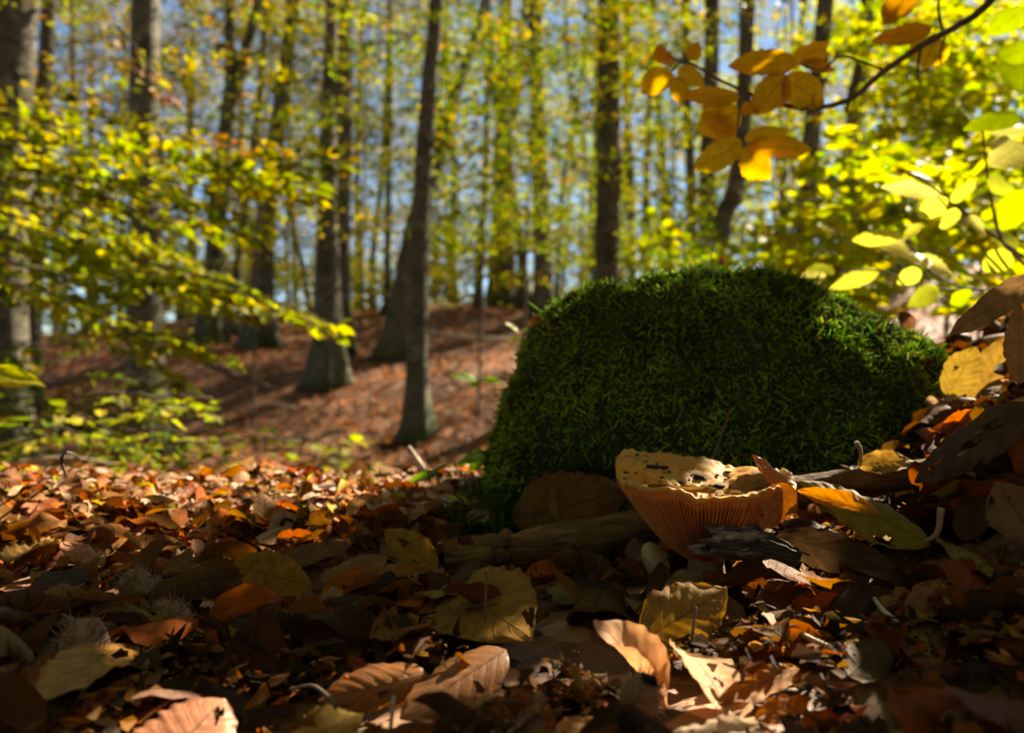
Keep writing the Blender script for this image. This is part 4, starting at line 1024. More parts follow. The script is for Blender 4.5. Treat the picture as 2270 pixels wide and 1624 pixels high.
LT('fiery orange leaf against the right end of the boulder', (2085, 965, .615), (2178, 912, .61), 58, (.50, .12, .015), n=(.1, -1, .4), roll=.25)
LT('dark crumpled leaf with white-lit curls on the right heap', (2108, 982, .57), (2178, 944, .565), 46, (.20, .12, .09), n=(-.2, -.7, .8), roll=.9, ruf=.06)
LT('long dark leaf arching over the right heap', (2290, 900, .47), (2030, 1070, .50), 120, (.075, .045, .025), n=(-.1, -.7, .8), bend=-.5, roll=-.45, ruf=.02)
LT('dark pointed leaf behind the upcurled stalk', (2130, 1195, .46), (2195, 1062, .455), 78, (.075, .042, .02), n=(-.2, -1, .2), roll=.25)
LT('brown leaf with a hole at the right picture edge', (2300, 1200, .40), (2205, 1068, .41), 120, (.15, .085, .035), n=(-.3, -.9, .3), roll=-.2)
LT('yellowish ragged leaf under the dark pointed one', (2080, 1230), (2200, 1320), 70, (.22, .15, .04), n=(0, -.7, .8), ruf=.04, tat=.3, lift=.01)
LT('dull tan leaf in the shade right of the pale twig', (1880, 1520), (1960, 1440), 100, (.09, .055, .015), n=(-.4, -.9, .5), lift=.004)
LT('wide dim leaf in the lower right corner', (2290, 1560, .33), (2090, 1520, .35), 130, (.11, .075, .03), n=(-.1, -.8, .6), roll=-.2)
LT('reddish bark-like scrap standing in the dark right foreground', (1960, 1330, .44), (1900, 1288, .45), 40, (.30, .11, .04), n=(.1, -1, .2), ruf=.1, tat=.3)
LT('brown leaf flat in the shade left of the upright tan leaf', (590, 1305), (790, 1232), 80, BROWN, n=(0, -.7, 1), roll=.2, lift=.012)
LT('brown leaf below the shaded flat one', (715, 1335), (860, 1268), 88, (.24, .11, .03), n=(0, -.75, 1), roll=-.2, lift=.012)
LT('dark red-brown leaf between two tan ones on the left', (770, 1292), (590, 1238), 70, (.15, .05, .022), n=(0, -.8, .9), roll=.2, lift=.014)
LT('ribbed ochre leaf at the left edge near the sunlit strip', (12, 1282), (135, 1222), 88, (.36, .20, .05), n=(.1, -.85, .8), roll=.3, corr=.04, lift=.012)
LT('black-brown rounded leaf under the ribbed ochre one', (72, 1352), (195, 1300), 92, (.05, .03, .02), n=(.1, -.8, .9), roll=-.2, lift=.012)
LT('pink-lit leaf tip beside the ribbed ochre leaf', (230, 1290), (140, 1240), 60, (.44, .22, .13), n=(0, -.7, .9), roll=-.3, lift=.012)
LT('narrow russet leaf leaning at the left edge', (140, 1498), (35, 1640), 88, RUSSET, n=(.3, -.8, .7), roll=.3, lift=.012)
LT('yellow-brown leaf at the bottom beside the short stalk', (645, 1650, .29), (805, 1580, .315), 105, (.36, .22, .04), n=(-.1, -.8, .7), roll=.3)
LT('small red leaf catching sun left of the serrated tan leaf', (480, 1235), (530, 1200, .60), 40, (.42, .08, .02), n=(-.3, -.9, .3), roll=.4)
LT('pale pink leaf chip beside the small red one', (425, 1240), (455, 1205, .60), 46, (.48, .26, .18), n=(-.2, -.9, .3), roll=.3)
LT('orange fungus-like curled leaf on the left shoulder of the boulder', (1200, 700, .80), (1172, 726, .79), 26, (.45, .20, .04), n=(-.3, -.9, .3), roll=.8)
LT('dark dry scrap on the top of the mossy boulder', (1610, 592, .86), (1595, 568, .86), 18, (.16, .06, .03), n=(-.3, -.9, .3), roll=.8)
LT('dark brown leaf tip behind the right shoulder of the boulder', (2020, 735, .86), (1995, 690, .86), 40, (.14, .06, .03), n=(-.3, -.9, .3), roll=.6)
NHERO = len(LEAVES)

# ------------------------------------------------------------------ the overhanging branch
BD = .94/.69
bb = W(2330, -130, .66*BD)
branch = empty('overhanging_branch', bb, 'dark beech branch with amber leaves reaching in from the upper right', 'branch')
main = [W(2330, -130, .66*BD), W(2222, -25, .67*BD), W(2160, 35, .675*BD), W(2050, 98, .68*BD), W(1960, 158, .685*BD), W(1880, 222, .69*BD), W(1780, 240, .695*BD), W(1690, 218, .70*BD), W(1600, 180, .70*BD), W(1522, 138, .70*BD), W(1488, 158, .70*BD)]
tv, tf = tube(main, np.array([20, 17, 15, 14, 13, 12, 10, 8, 7, 6, 4])*.69*BD/F/2, 10, 110, True, .10, 6, 30.); mk('stem', tv-bb, tf, M['twig'], branch)
for pts, w in [([(1960, 156), (1905, 135), (1862, 125), (1822, 155), (1768, 140)], 6), ([(1650, 205), (1640, 240), (1636, 290), (1652, 326)], 6), ([(1522, 138), (1512, 112)], 5), ([(1525, 140), (1490, 130), (1478, 120)], 4),
               ([(2042, 105), (2034, 150), (2038, 185)], 7), ([(2090, 70), (2080, 20), (2084, -10)], 7), ([(1882, 222), (1876, 250)], 8), ([(1790, 240), (1774, 246)], 8), ([(1805, 238), (1802, 215), (1812, 205)], 4), ([(2185, 15), (2200, -20)], 7), ([(1860, 125), (1850, 112)], 4), ([(2066, 88), (2075, 60)], 3), ([(1740, 232), (1735, 200), (1742, 165)], 4), ([(2100, 65), (2084, 120), (2088, 145)], 5)]:
    P = [W(x, y, (.69-.004*k)*BD) for k, (x, y) in enumerate(pts)]
    tv, tf = tube(P, np.linspace(w, w*.6, len(P))*.69*BD/F/2, 7, 16, True, .1, int(w*100+pts[0][0])); mk('twig', tv-bb, tf, M['twig'], branch)
AMB = [(.50, .28, .03), (.56, .34, .04), (.46, .22, .025), (.52, .35, .04)]
bl = [((1770, 138), (1612, 148), 66, 0), ((1770, 138), (1832, 92), 52, 1), ((1775, 140), (1852, 158), 36, 2), ((1490, 160), (1422, 208), 62, 1), ((1485, 145), (1462, 98), 44, 2), ((1505, 150), (1562, 190), 44, 3), ((1498, 170), (1512, 232), 34, 0),
      ((1640, 215), (1508, 214), 44, 0), ((1640, 245), (1548, 295), 74, 1), ((1645, 315), (1538, 376), 58, 3), ((1650, 325), (1706, 398), 74, 1), ((1655, 325), (1800, 332), 44, 0), ((1650, 310), (1750, 288), 36, 3), ((1738, 172), (1828, 232), 74, 1), ((1742, 165), (1672, 256), 62, 0),
      ((2066, 62), (1932, 92), 44, 2), ((2072, 82), (2048, 152), 74, 1), ((2022, -22), (1958, 55), 54, 2), ((1530, 135), (1548, 92), 30, 2), ((1640, 250), (1700, 235), 34, 2), ((1636, 290), (1555, 252), 50, 1)]
rgl = np.random.default_rng(9)
for k, (b, t, w, c) in enumerate(bl):
    dd = .69*BD+rgl.uniform(-.012, .012)
    LT('', (*b, .69*BD), (*t, dd+rgl.uniform(-.015, .015)), w*1.2, AMB[c], n=(rgl.uniform(-.4, .4), -1, rgl.uniform(-.1, .5)), mat='amber', parent=branch, name='leaf', bend=rgl.uniform(-.5, .3), roll=rgl.uniform(-.35, .45), corr=.03, ruf=.02, wavy=.06, res=(12, 20))

# ------------------------------------------------------------------ the near bright sapling at the right edge
YB = [(.48, .47, .07), (.58, .55, .14), (.38, .41, .05), (.24, .31, .025)]
sb = W(2480, 900, 1.15); sb[2] = height(sb[0], sb[1])-.03
sap = empty('beech_sapling', sb, 'sunlit near beech sapling with pale yellow leaves at the right edge', 'sapling')
def tw(pts, w, parent, name='twig'):
    P = np.array([W(*q) for q in pts]); o_ = np.array(parent.location)
    tv, tf = tube(P, np.linspace(w, w*.5, len(P)), 7, 18, True, .08, int(abs(pts[0][0]))); return mk(name, tv-o_, tf, M['twig'], parent)
P = [sb, sb+[0, 0, .15], W(2400, 700, 1.15), W(2340, 480, 1.12), W(2300, 250, 1.1), W(2290, -40, 1.1)]
tv, tf = tube(P, [.006, .0055, .005, .004, .003, .002], 8, 30); mk('stem', tv-sb, tf, M['twig'], sap)
tw([(2400, 700, 1.15), (2270, 585, 1.1), (2215, 520, 1.08), (2188, 380, 1.06), (2178, 285, 1.06)], .0026, sap)
tw([(2380, 650, 1.15), (2200, 520, 1.1), (2130, 465, 1.06), (2060, 410, 1.05), (1990, 375, 1.05)], .0024, sap)
tw([(2300, 640, 1.12), (2150, 640, 1.1), (2060, 600, 1.06), (2010, 530, 1.05)], .0022, sap)
tw([(2300, 640, 1.12), (2080, 640, 1.1), (1950, 600, 1.08), (1850, 602, 1.08)], .002, sap)
sl = [((2278, 18), (2188, 78), 62, 3), ((2280, 210), (2232, 128), 92, 3), ((2264, 258), (2135, 288), 54, 3), ((2272, 300), (2188, 284), 42, 1), ((2270, 318), (2194, 368), 84, 1), ((2278, 420), (2222, 512), 74, 3), ((2090, 428), (1953, 414), 46, 1), ((2100, 440), (2036, 482), 44, 0), ((2105, 445), (2174, 402), 44, 0),
      ((2130, 470), (2082, 504), 44, 0), ((2142, 480), (2186, 524), 46, 1), ((2075, 415), (2008, 378), 34, 2), ((2000, 520), (1888, 532), 42, 0), ((2000, 525), (2046, 500), 48, 0), ((2020, 560), (1942, 540), 54, 1), ((2020, 560), (2060, 594), 44, 1), ((2030, 570), (2112, 612), 46, 1), ((2042, 600), (1988, 628), 38, 0),
      ((1950, 600), (1838, 642), 40, 0), ((1832, 608), (1758, 626), 32, 1), ((1852, 600), (1786, 598), 30, 2), ((2200, 520), (2262, 540), 50, 2), ((2188, 400), (2250, 420), 48, 2), ((2150, 640), (2110, 690), 50, 3), ((2080, 640), (2010, 680), 46, 2), ((2240, 560), (2180, 600), 60, 2), ((2178, 290), (2130, 240), 40, 3), ((2290, 100), (2215, 130), 56, 3), ((2200, 640), (2262, 690), 60, 3)]
for k, (b, t, w, c) in enumerate(sl):
    d0 = 1.06+rgl.uniform(-.03, .05)
    LT('', (*b, d0), (*t, d0+rgl.uniform(-.04, .04)), w*1.05, YB[c], n=(rgl.uniform(-.1, .5), -1, rgl.uniform(.1, .7)), mat='live', parent=sap, name='leaf', bend=rgl.uniform(-.4, .3), roll=rgl.uniform(-.3, .4), corr=.03, ruf=.01, wavy=.045, res=(8, 14))
    lit((W(*b, d0)+W(*t, d0))/2, .05)

# ------------------------------------------------------------------ small green plants
GP = [(.10, .20, .02), (.14, .24, .025), (.09, .15, .03)]
def sprig(label, stem, leaves, d, cols=GP, cat='plant', group='small green plants on the floor', sw=.0014, name='seedling'):
    P = np.array([W(*q, d) if len(q) == 2 else W(*q) for q in stem]); B = P[0].copy()
    o = empty(name, B, label, cat, group)
    tv, tf = tube(P, np.linspace(sw, sw*.6, len(P)), 6, 14); mk('stem', tv-B, tf, M['petiole'], o)
    for k, (b, t, w) in enumerate(leaves):
        LT('', (*b, d), (*t, d-.01), w, cols[k % len(cols)], n=(rgl.uniform(-.3, .3), -.6, .9), mat='live', parent=o, name='leaf', bend=-.3, roll=rgl.uniform(-.2, .4), res=(6, 10))
sprig('two-leaved green seedling left of the boulder', [(1120, 905), (1090, 850), (1060, 840)], [((1060, 842), (998, 832), 34), ((1064, 842), (1118, 850), 26), ((1062, 842), (1045, 858), 18)], 1.05, cols=[(.16, .28, .03), (.18, .28, .03)])
sprig('dark green lobed plant against the foot of the boulder', [(1075, 1085), (1062, 1040), (1040, 1020)], [((1082, 1000), (1012, 1030), 36), ((1080, 1012), (1038, 1045), 30)], .88)
sprig('long arching green blade in front of the pink twig', [(838, 1160), (860, 1120), (890, 1085)], [((838, 1158), (905, 1068), 16), ((900, 1076), (990, 1030), 26), ((920, 1065), (985, 1048), 24)], .80, name='grass_plant')
sprig('green seedling with two leaves at the left of the sunlit strip', [(130, 1165), (110, 1140), (95, 1130)], [((100, 1132), (40, 1138), 26), ((98, 1130), (105, 1108), 30)], .84, cols=[(.2, .42, .06)])
sprig('bright green herb patch at the edge of the sunlit strip', [(330, 1140), (300, 1115), (285, 1095)], [((285, 1098), (235, 1080), 28), ((288, 1098), (330, 1130), 30), ((300, 1110), (270, 1120), 26), ((340, 1110), (390, 1105), 18)], .95, cols=[(.2, .42, .06)])
sprig('large olive leaf sprig cut by the left edge', [(-60, 900), (-30, 850), (0, 820)], [((-30, 830), (70, 850), 70), ((-20, 815), (102, 858), 40)], 1.0, cols=[(.30, .30, .02)])
sprig('yellow-green leaf sprig low at the left edge', [(-60, 1080), (-30, 1060), (0, 1055)], [((-40, 1040), (80, 1085), 50)], .95, cols=[(.28, .30, .02)])
sprig('bright yellow-green tuft on the left shoulder of the boulder', [(1160, 780), (1145, 740), (1140, 720)], [((1150, 735), (1118, 715), 22), ((1150, 735), (1172, 728), 16), ((1150, 745), (1130, 760), 18)], 1.2, cols=[(.3, .36, .02)])
for k, (x, y, dd_) in enumerate([(60, 1078, .96), (170, 1082, .95), (420, 1074, .97), (520, 1080, .96), (640, 1072, .99), (760, 1078, .97), (230, 1060, 1.05), (600, 1058, 1.06)]):
    nm_ = ['tiny seedling at the far left of the crest', 'small sprout left of the green herb patch', 'small sprout right of the green herb patch', 'lone seedling on the crest of the sunlit strip', 'seedling before the mossy footed beech', 'seedling left of the long green blade', 'sprout behind the green herb patch', 'sprout low on the crest behind the lone seedling'][k]
    sprig('green '+nm_, [(x+6, y+30), (x+2, y+12), (x, y)], [((x, y), (x-38-4*k % 17, y-6+5*k % 13), 20), ((x, y), (x+34, y-10+3*k % 11), 20), ((x+2, y+6), (x-14, y+18), 14), ((x, y-2), (x+8, y-30), 16)], dd_, cols=[(.13, .22, .02), (.2, .24, .02), (.09, .16, .015)])
# bramble at lower left
BRM = [(.14, .18, .02), (.20, .22, .02), (.09, .14, .02), (.26, .22, .04), (.12, .11, .02)]
px_tree('bramble', 'sprawling yellow-green bramble low on the left before the clearing', 'shrub', [G(150, 1075), G(160, 1070)+[0, .02, .03], G(190, 1060)+[.03, .05, .05]],
        scatter_sprays(30, -20, 420, 850, 1055, 1.6, 3.0, 190, .12, 20, .045, BRM, slope=.3), 33, stemr=.0014)
px_tree('bramble', 'thin bramble trailing across the clearing floor', 'shrub', [G(560, 1050), G(560, 1048)+[0, 0, .02], G(600, 1045)+[.05, 0, .03]],
        scatter_sprays(13, 400, 800, 960, 1050, 2.2, 3.2, 190, .09, 15, .045, BRM, slope=.15), 34, stemr=.0012)
px_tree('bramble', 'low leafy bramble at the foot of the left trunks', 'shrub', [G(60, 960), G(60, 950)+[0, 0, .08], G(90, 940)+[.05, 0, .12]],
        scatter_sprays(18, -40, 300, 760, 960, 2.6, 4.2, 190, .16, 30, .05, OLIVE+GREEN), 35, stemr=.002)

# ------------------------------------------------------------------ the leaf litter
rgs = np.random.default_rng(21)
VAR = []
LS = .048                                   # real length of the stock leaves
for k in range(16):
    VAR.append(leaf_shape(LS, LS*rgs.uniform(.52, .7), 8, 12, bend=rgs.uniform(-1., .7), roll=rgs.uniform(-1., 1.1), twist=rgs.uniform(-.8, .8), fold=rgs.uniform(-.15, .35), ruf=rgs.uniform(.02, .085), seed=60+k, corr=.03, asym=rgs.uniform(-.6, .6), tat=[0, .12, .25, .45][k % 4]))
VLOW = []
rgv = np.random.default_rng(210)
for k in range(16):
    VLOW.append(leaf_shape(LS, LS*rgv.uniform(.52, .7), 4, 8, bend=rgv.uniform(-1., .7), roll=rgv.uniform(-1., 1.1), twist=rgv.uniform(-.8, .8), fold=rgv.uniform(-.15, .35), ruf=rgv.uniform(.02, .085), seed=160+k, corr=.02, asym=rgv.uniform(-.6, .6), tat=[0, .12, .25, .45][k % 4]))
VMESH = [mesh('beech_leaf', V-[0, LS/2, 0], Q, M['dry'], {'lp': lp, 'col': np.ones((len(V), 3))}, True) for V, Q, lp in VAR]
CURL = ['flat' if abs(np.ptp(V[:, 2])) < .22*LS else ('curled' if abs(np.ptp(V[:, 2])) < .42*LS else 'rolled-up') for V, Q, lp in VAR]
TORN = ['torn ' if k % 4 == 3 else '' for k in range(16)]
def rand_frames(n, tilt, rg):
    a = rg.uniform(0, 6.283, n); D = np.stack([np.cos(a), np.sin(a), np.zeros(n)], 1)
    Nn = norm(np.array([0, -.08, 1.])+rg.normal(0, tilt, (n, 3))); D = norm(D-Nn*(D*Nn).sum(1, keepdims=True))
    S = np.cross(D, Nn)
    return np.stack([S, D, Nn], 2)
def clear(P, size, k=.45):
    """leaves of this size at P that would not hide one of the things that must stay in sight"""
    c = proj(P); ok = np.ones(len(P), bool); rad = k*size/np.maximum(P[:, 1], .1)*F
    for (a, b, w, d) in MASKS:
        ab = b-a; t = np.clip(((c[:, :2]-a)@ab)/max(1e-6, ab@ab), 0, 1); q = a+t[:, None]*ab
        ok &= ~((np.hypot(c[:, 0]-q[:, 0], (c[:, 1]-q[:, 1])*1.3) < w+rad) & (c[:, 2] < d+.05))
    return ok
def in_boulder(P):
    return (P[:, 1] > .665) & (P[:, 1] < .90) & (P[:, 0] > xpx(1090)) & (P[:, 0] < xpx(2060)) & (P[:, 2] < .12)
NAMES = ['brown', 'tawny', 'chestnut', 'buff', 'russet', 'straw-coloured', 'umber', 'orange', 'pinkish', 'dark brown']
# near stock: every third largest-showing leaf is its own thing, the rest lies underneath as litter
def near_points(n, rg):
    out = []
    while len(out) < n:
        px, py = rg.uniform(-60, 2330), rg.uniform(1065, 1720)
        if px > 1900: py = rg.uniform(760, 1720)
        d = hit(px, py)
        if d < 1.25: out.append(W(px, py, d))
    return np.array(out)
LAND = [(980+90, 1400, 'broad tan leaf'), (600, 1325, 'serrated tan leaf'), (190, 1550, 'amber-brown corner leaf'), (185, 1490, 'open-topped husk'), (425, 1410, 'husk pointing right'), (260, 1330, 'shaded husk'), (820, 1530, 'sun-rimmed rolled leaf'), (1000, 1510, 'leathery brown leaf'), (1390, 1470, 'rearing curled leaf'), (1550, 1530, 'bright cupped leaf'),
        (1520, 1390, 'ochre veined leaf'), (910, 1220, 'upright tan leaf'), (1290, 1310, 'rolled arch leaf'), (1560, 1240, 'mushroom stem'), (1460, 1225, 'small pale mushroom'), (1820, 1450, 'pale knobbly twig'), (1950, 1350, 'reddish bark scrap'), (1980, 1580, 'folded crest leaf'), (1920, 1140, 'large olive leaf'), (2160, 900, 'reddish husk'), (2120, 960, 'crumpled white-lit leaf'),
        (400, 1600, 'glossy russet leaf'), (720, 1260, 'flat shaded brown leaf'), (75, 1250, 'ribbed ochre leaf'), (130, 1320, 'black-brown rounded leaf'), (870, 1110, 'long green blade'), (90, 1130, 'two-leaved left seedling'), (300, 1110, 'green herb patch'), (1060, 1170, 'boulder foot'), (1080, 1240, 'branch end'), (2230, 1130, 'leaf with a hole'), (2190, 1530, 'wide dim corner leaf'), (1740, 1540, 'white-rimmed orange leaf'), (930, 1020, 'pink forked twig'), (1660, 1200, 'charred chunk'), (2140, 1260, 'yellowish ragged leaf'), (500, 1220, 'small red leaf'), (1980, 1480, 'dull tan leaf')]
N_IND = 245
P = near_points(2600, rgs); P = P[clear(P, .045, .42) & ~in_boulder(P)][:N_IND]
Fr = rand_frames(len(P), .33, rgs); Ls = rgs.uniform(.028, .052, len(P)); ci = rgs.choice(10, len(P), p=[.14, .14, .13, .08, .12, .03, .13, .06, .03, .14]); vi = rgs.integers(0, 16, len(P))
ci[(P[:, 0] > .1) & ((ci == 5) | (ci == 8))] = 2
P[:, 2] = height(P[:, 0], P[:, 1])+rgs.uniform(.004, .018, len(P))
pc = proj(P); recs = []
for k in range(len(P)):
    o = ob('beech_leaf', VMESH[vi[k]], None, np.array(LITTER[ci[k]])*rgs.uniform(.75, 1.05)); put(o, Fr[k], P[k], Ls[k]/LS)
    x, y = pc[k, :2]; l = min(LAND, key=lambda q: math.hypot(q[0]-x, (q[1]-y)*1.3))
    dx, dy = x-l[0], y-l[1]
    rel_ = ('right of' if dx > 0 else 'left of') if abs(dx) > abs(dy)*1.2 else ('in front of' if dy > 0 else 'behind')
    recs.append((o, f'{TORN[vi[k]]}{NAMES[ci[k]]} {CURL[vi[k]]} fallen beech leaf {rel_} the {l[2]}', x))
from collections import defaultdict
by = defaultdict(list)
for o, lb, x in recs: by[lb].append((x, o))
for lb, it in by.items():
    it.sort(key=lambda q: q[0])
    if len(it) == 1: tag(it[0][1], lb, 'leaf', 'fallen beech leaves')
    else:
        for k, (x, o) in enumerate(it):
            w = ['leftmost', 'second along', 'third along', 'fourth along', 'fifth along', 'sixth along'][min(k, 5)]
            tag(o, f'{lb}, {w}', 'leaf', 'fallen beech leaves')

litter = Acc()
def add_litter(P, size, tilt, zmax, dark=1., zmin=0., pal=None):
    n = len(P)
    if not n: return
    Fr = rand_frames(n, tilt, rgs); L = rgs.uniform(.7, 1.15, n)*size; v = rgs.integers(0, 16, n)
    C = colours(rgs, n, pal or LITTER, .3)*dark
    P = P.copy(); P[:, 2] = height(P[:, 0], P[:, 1])+rgs.uniform(zmin, zmax, n)
    for k in range(16):
        m = v == k
        if not m.any(): continue
        Vk, Qk, lpk = VLOW[k]; Vk = (Vk-[0, LS/2, 0])/LS; q = m.sum()
        VV = np.einsum('nij,vj->nvi', Fr[m]*L[m][:, None, None], Vk)+P[m][:, None]
        QQ = (np.arange(q)[:, None, None]*len(Vk)+Qk[None]).reshape(-1, 4)
        litter.add(VV.reshape(-1, 3), QQ, lp=np.tile(lpk, (q, 1)), col=np.repeat(C[m], len(Vk), 0))
Pn = near_points(1500, rgs); Pn = Pn[clear(Pn, .045, .25) & ~in_boulder(Pn)]; add_litter(Pn, .048, .30, .007, .72, -.008)  # colour toned down here, under things and on the heap to paint foreground shade
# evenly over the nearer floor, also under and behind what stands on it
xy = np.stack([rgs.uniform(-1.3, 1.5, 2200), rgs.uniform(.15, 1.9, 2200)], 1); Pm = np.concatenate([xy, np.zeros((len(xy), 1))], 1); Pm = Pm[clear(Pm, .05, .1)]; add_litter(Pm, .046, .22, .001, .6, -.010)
# the sunlit strip gets a finer looser cover
st_ = []
while len(st_) < 900:
    px, py = rgs.uniform(-80, 1090), rgs.uniform(1050, 1210); d = hit(px, py)
    st_.append(W(px, py, d))
st_ = np.array(st_); add_litter(st_[~in_boulder(st_)], .034, .55, .02)
SUNLIT_BITS = [(.60, .40, .28), (.52, .33, .22), (.42, .21, .11), (.46, .13, .015), (.66, .50, .38), (.36, .18, .09), (.50, .36, .05), (.28, .11, .04)]
st2 = []
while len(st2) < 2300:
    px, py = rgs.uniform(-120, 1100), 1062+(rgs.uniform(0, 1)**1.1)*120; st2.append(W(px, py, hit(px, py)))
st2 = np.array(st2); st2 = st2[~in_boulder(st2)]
add_litter(st2, .024, .42, .02, 1., .004, SUNLIT_BITS)     # small dry curled leaf pieces on the crest, sunlight painted in by paler colours
hp = []
while len(hp) < 420:                       # heap right of the boulder
    px, py = rgs.uniform(2050, 2330), rgs.uniform(720, 1250); d = hit(px, py)
    if d < 2: hp.append(W(px, py, d))
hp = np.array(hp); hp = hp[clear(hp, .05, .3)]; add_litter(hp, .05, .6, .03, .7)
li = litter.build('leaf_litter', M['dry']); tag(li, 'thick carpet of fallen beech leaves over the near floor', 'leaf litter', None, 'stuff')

# broken bits of leaf, bud scale and bark between the leaves
nb = 12000
Pb = np.concatenate([near_points(7000, rgs), np.concatenate([np.stack([rgs.uniform(-1.2, 1.4, nb-7000), rgs.uniform(.2, 1.9, nb-7000)], 1), np.zeros((nb-7000, 1))], 1)])
Pb[:, 2] = height(Pb[:, 0], Pb[:, 1])+rgs.uniform(0, .014, nb)
keep = clear(Pb, .008, .0) & ~in_boulder(Pb); Pb = Pb[keep]; nb = len(Pb)
Fr = rand_frames(nb, .5, rgs); sz = .002+.011*rgs.uniform(0, 1, nb)**2.2
outl = np.array([[0, 0], [.35, .1], [.5, .45], [.3, .9], [-.1, 1.], [-.4, .7], [-.35, .25]])
Vb = np.zeros((nb, 7, 3)); Vb[:, :, :2] = outl*rgs.uniform(.5, 1.3, (nb, 7, 1))*np.stack([rgs.uniform(.25, 1, (nb, 1)), np.ones((nb, 1))], 2); Vb[:, :, 2] = rgs.normal(0, .12, (nb, 7))
Vb = np.einsum('nij,nvj->nvi', Fr, Vb*sz[:, None, None])+Pb[:, None]
k = np.arange(nb)[:, None]*7
Tb = np.vstack([k+np.array([[0, a, a+1]]) for a in range(1, 6)])
Cb = colours(rgs, nb, LITTER[:5]+[(.04, .022, .01), (.05, .03, .012), (.03, .018, .008), (.07, .035, .012), (.025, .015, .008)], .35)
bits = mk('leaf_crumbs', Vb.reshape(-1, 3), Tb, M['dry_small'], None, {'col': np.repeat(Cb, 7, 0)}, False); tag(bits, 'crumbled bits of leaf and bark between the fallen leaves', 'leaf crumbs', None, 'stuff')

# fallen leaves farther off, down the hollow and up the slope
nfar = 50000
yy = 1.3+(26-1.3)*rgs.uniform(0, 1, nfar)**1.25; xx = rgs.uniform(-.75, .75, nfar)*yy*1.02+rgs.uniform(-.4, .4, nfar)
Pf = np.stack([xx, yy, height(xx, yy)+rgs.uniform(0, .02, nfar)], 1)
Fr = rand_frames(nfar, .32, rgs); L = rgs.uniform(.05, .085, nfar)*(1+np.clip(yy-8, 0, 20)*.03)
V, Q, C = simple_leaves(Pf, Fr[:, :, 1], Fr[:, :, 2], L, L*.65, colours(rgs, nfar, [(.32, .115, .04), (.40, .165, .065), (.24, .08, .025), (.44, .22, .10), (.18, .06, .02), (.40, .13, .03), (.10, .04, .015)], .3), .2, rgs.uniform(-.3, .4, nfar))
fl = mk('far_leaf_litter', V, Q, M['dry_small'], None, {'col': C}, False); tag(fl, 'russet carpet of fallen leaves across the clearing and slope', 'leaf litter', None, 'stuff')

# ------------------------------------------------------------------ added leaf screen, out of view to the right, shaped to dapple the foreground
U = norm(np.cross(SUN, [0, 0, 1.])); Vv = np.cross(U, SUN)
def uv(p): p = np.atleast_2d(p); return np.stack([p@U, p@Vv, p@SUN], 1)
for px, py, d, r in [(400, 1580, .30, .034), (320, 1610, .30, .02), (230, 1560, .34, .010), (850, 1435, .345, .018), (750, 1500, .335, .014), (1050, 1440, .36, .018), (1080, 1480, .355, .014), (1350, 1400, .38, .020), (1400, 1450, .37, .026), (1440, 1500, .36, .022), (1530, 1480, .36, .024), (1570, 1540, .34, .026),
                     (1640, 1600, .30, .018), (1700, 1560, .31, .012), (1740, 1500, .33, .010), (1560, 1620, .30, .016), (1940, 1520, .34, .006), (1960, 1590, .31, .008), (1800, 1445, .38, .004), (1760, 1420, .385, .004), (1378, 1062, .53, .005), (1600, 1180, .48, .009), (1640, 1195, .48, .007),
                     (1740, 1100, .48, .012), (1820, 1085, .49, .014), (1880, 1110, .48, .010), (2050, 870, .70, .022), (2030, 930, .68, .018), (1960, 960, .67, .008), (2140, 960, .57, .008), (2130, 930, .61, .008), (2100, 820, .70, .008), (1930, 1005, .57, .010),
                     (1660, 598, .82, .02), (1590, 594, .82, .02), (1500, 600, .82, .022), (1400, 615, .82, .022), (1300, 645, .81, .022), (1220, 690, .80, .02), (1980, 735, .80, .016), (2060, 775, .79, .02), (2080, 800, .78, .015), (1160, 1120, .6, .006), (380, 1400, .42, .012), (1090, 1300, .42, .004), (200, 1470, .37, .008), (950, 1560, .34, .006), (2180, 1180, .46, .004), (690, 1570, .34, .006), (1330, 1600, .30, .010), (1250, 1560, .32, .008)]:
    lit(W(px, py, d), r)
H_uv = uv(np.array([p for p, r in SUNLIT])); H_r = np.array([r for p, r in SUNLIT])
tgt = []
while len(tgt) < 3600:
    if rgs.uniform() < .62:
        px, py = rgs.uniform(-150, 2420), rgs.uniform(1160, 1800)
        d = hit(px, py); q = W(px, py, d)
        if px < 1000 and d > .53+.14*min(1, max(0, px/900)): continue
        q[2] += rgs.uniform(0, .03)
    else:
        k = rgs.integers(0, len(BV)); q = BV[k].copy()
        if q[1] > .9: continue
        if q[2] > .15 and rgs.uniform() < .8: continue
        if q[0] > .3 and rgs.uniform() < .4: continue
    tgt.append(q)
for _ in range(260): tgt.append(MB+[rgs.uniform(-.06, .035), rgs.uniform(-.045, .05), rgs.uniform(.045, .075)])
rgs.shuffle(tgt)
GP_, GT = [], []
for q in tgt:
    for t in np.arange(.35, 4., .05):
        p = q+SUN*t; c = proj(p)[0]
        if c[0] > 2360 or c[1] < -90 or p[1] < 0: break
    p = q+SUN*(t+rgs.uniform(0, .9)**1.3)
    h = uv(p)[0]
    blocked = (np.hypot(H_uv[:, 0]-h[0], H_uv[:, 1]-h[1]) < H_r+.014) & (h[2] > H_uv[:, 2])
    if blocked.any(): continue
    GP_.append(p)
GP_ = np.array(GP_)[:1600]
n = len(GP_)
sh0 = np.array([2.35, 1.15, 0]); sh0[2] = height(sh0[0], sh0[1])-.03
shade = empty('young_beech', sh0, 'added leafy screen just outside the right edge shading the boulder and mushroom', 'young tree')  # unseen tree added to block sun; gaps left along rays to lit spots
sp_ = [sh0, sh0+[-.1, .0, .6], sh0+[-.15, .05, 1.2], sh0+[-.2, .1, 2.0]]
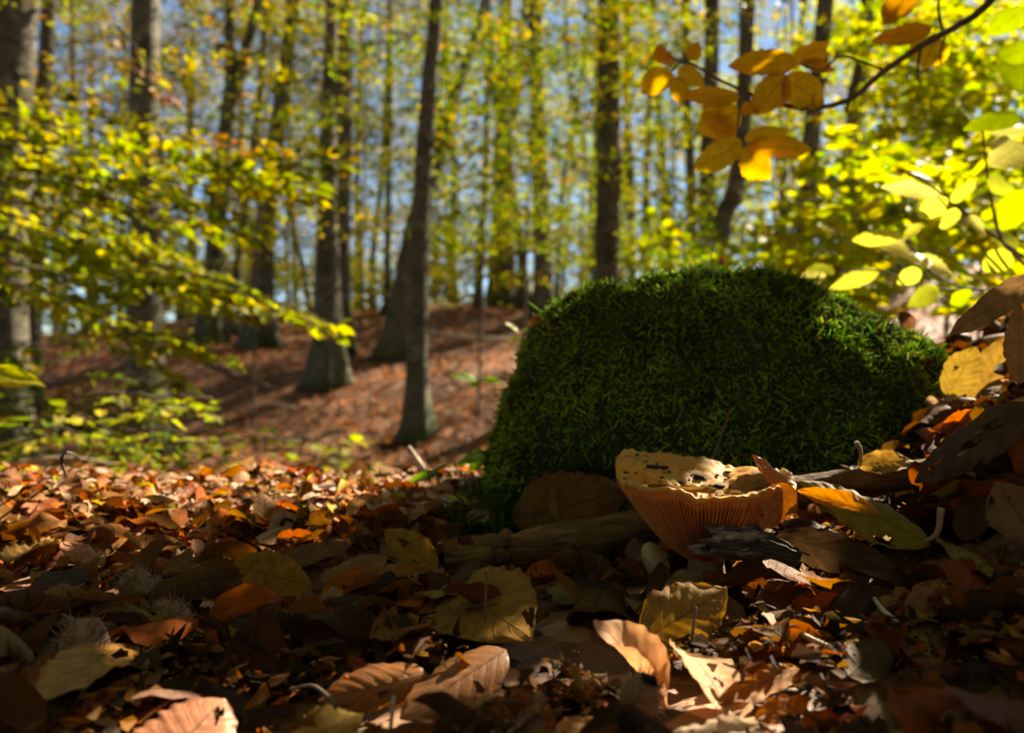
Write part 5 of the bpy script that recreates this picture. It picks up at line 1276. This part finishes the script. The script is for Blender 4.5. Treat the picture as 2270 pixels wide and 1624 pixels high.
tv, tf = tube(sp_, [.022, .018, .014, .006], 9, 24); mk('trunk', tv-sh0, tf, M['twig'], shade)
Nn = norm(SUN*.7+rgs.normal(0, .45, (n, 3))+[0, 0, .3]); D = rgs.normal(0, 1, (n, 3))+[-.6, 0, -.2]; D = norm(D-Nn*(D*Nn).sum(1, keepdims=True))
L = rgs.uniform(.05, .075, n)
V, Q, C = simple_leaves(GP_-D*L[:, None]*.5, D, Nn, L, L*.64, colours(rgs, n, GREEN+YGREEN), .1, rgs.uniform(-.1, .2, n))
f = mk('foliage', V-sh0, Q, M['live_small'], shade, {'col': C}, False); f['kind'] = 'stuff'
cl = GP_[rgs.choice(n, 60, replace=False)]; br = Acc()
for c in cl:
    b0 = catmull(sp_, 40)[int(np.clip((c[2]-sh0[2])*.8/2.0*39, 5, 38))]
    hh = uv(b0+(c-b0)*np.linspace(0, 1, 40)[:, None]+np.array([0, 0, .12])*(np.linspace(0, 1, 40)*(1-np.linspace(0, 1, 40)))[:, None]*2)
    if any(((np.hypot(H_uv[:, 0]-q[0], H_uv[:, 1]-q[1]) < H_r*.7) & (q[2] > H_uv[:, 2])).any() for q in hh): continue
    tv, tf = tube([b0, (b0+c)/2+[0, 0, .06], c], [.006, .004, .001], 5, 8); br.add(tv, tf)
b = br.build('twigs', M['twig'], shade, off=sh0); b['kind'] = 'stuff'

# ------------------------------------------------------------------ added boughs over and behind the camera, dimming the sky on the foreground
oh0 = np.array([-1.9, -1.7, 0]); oh0[2] = height(oh0[0], oh0[1])-.04
over = empty('young_beech', oh0, 'added leafy screen spreading low over the camera to dim the foreground', 'young tree')  # unseen tree put in to hold skylight off the foreground
tp = [oh0, oh0+[.05, .05, .8], oh0+[.1, .1, 1.7], oh0+[.15, .2, 3.2]]
tv, tf = tube(tp, [.045, .04, .03, .012], 10, 24, True, .05, 3); mk('trunk', tv-oh0, tf, M['bark'], over)
osp = []; br = Acc(); rgo = np.random.default_rng(55); k = 0
while k < 105:
    c = np.array([rgo.uniform(-2.6, 1.15), rgo.uniform(-2.6, .95), rgo.uniform(.75, 2.3)])
    q = proj(c)[0]
    if c[1] > -.1 and (c[2]-CZ) < .56*max(c[1], 0)+.42: continue
    h = uv(c)[0]
    if (((np.hypot(H_uv[:, 0]-h[0], H_uv[:, 1]-h[1]) < H_r+.22) & (h[2] > H_uv[:, 2])).any()) and c[0] > .3: continue
    a = norm(np.array([c[0]-tp[2][0], c[1]-tp[2][1], .1])); 
    osp.append(spray(rgo, c-a*.35, c+a*.3, .28, 46, .07, GREEN+YGREEN, roll=rgo.normal(0, .25)))
    b0 = catmull(tp, 40)[int(np.clip((c[2]-.2)/3.2*39, 6, 36))]
    if k % 3 == 0:
        tv, tf = tube([b0, (b0+c)/2+[0, 0, .1], c], [.009, .006, .002], 6, 10); br.add(tv, tf)
    k += 1
V, Q, C = leaf_mass(osp); f = mk('foliage', V-oh0, Q, M['live_small'], over, {'col': C}, False); f['kind'] = 'stuff'
b = br.build('boughs', M['twig'], over, off=oh0); b['kind'] = 'stuff'
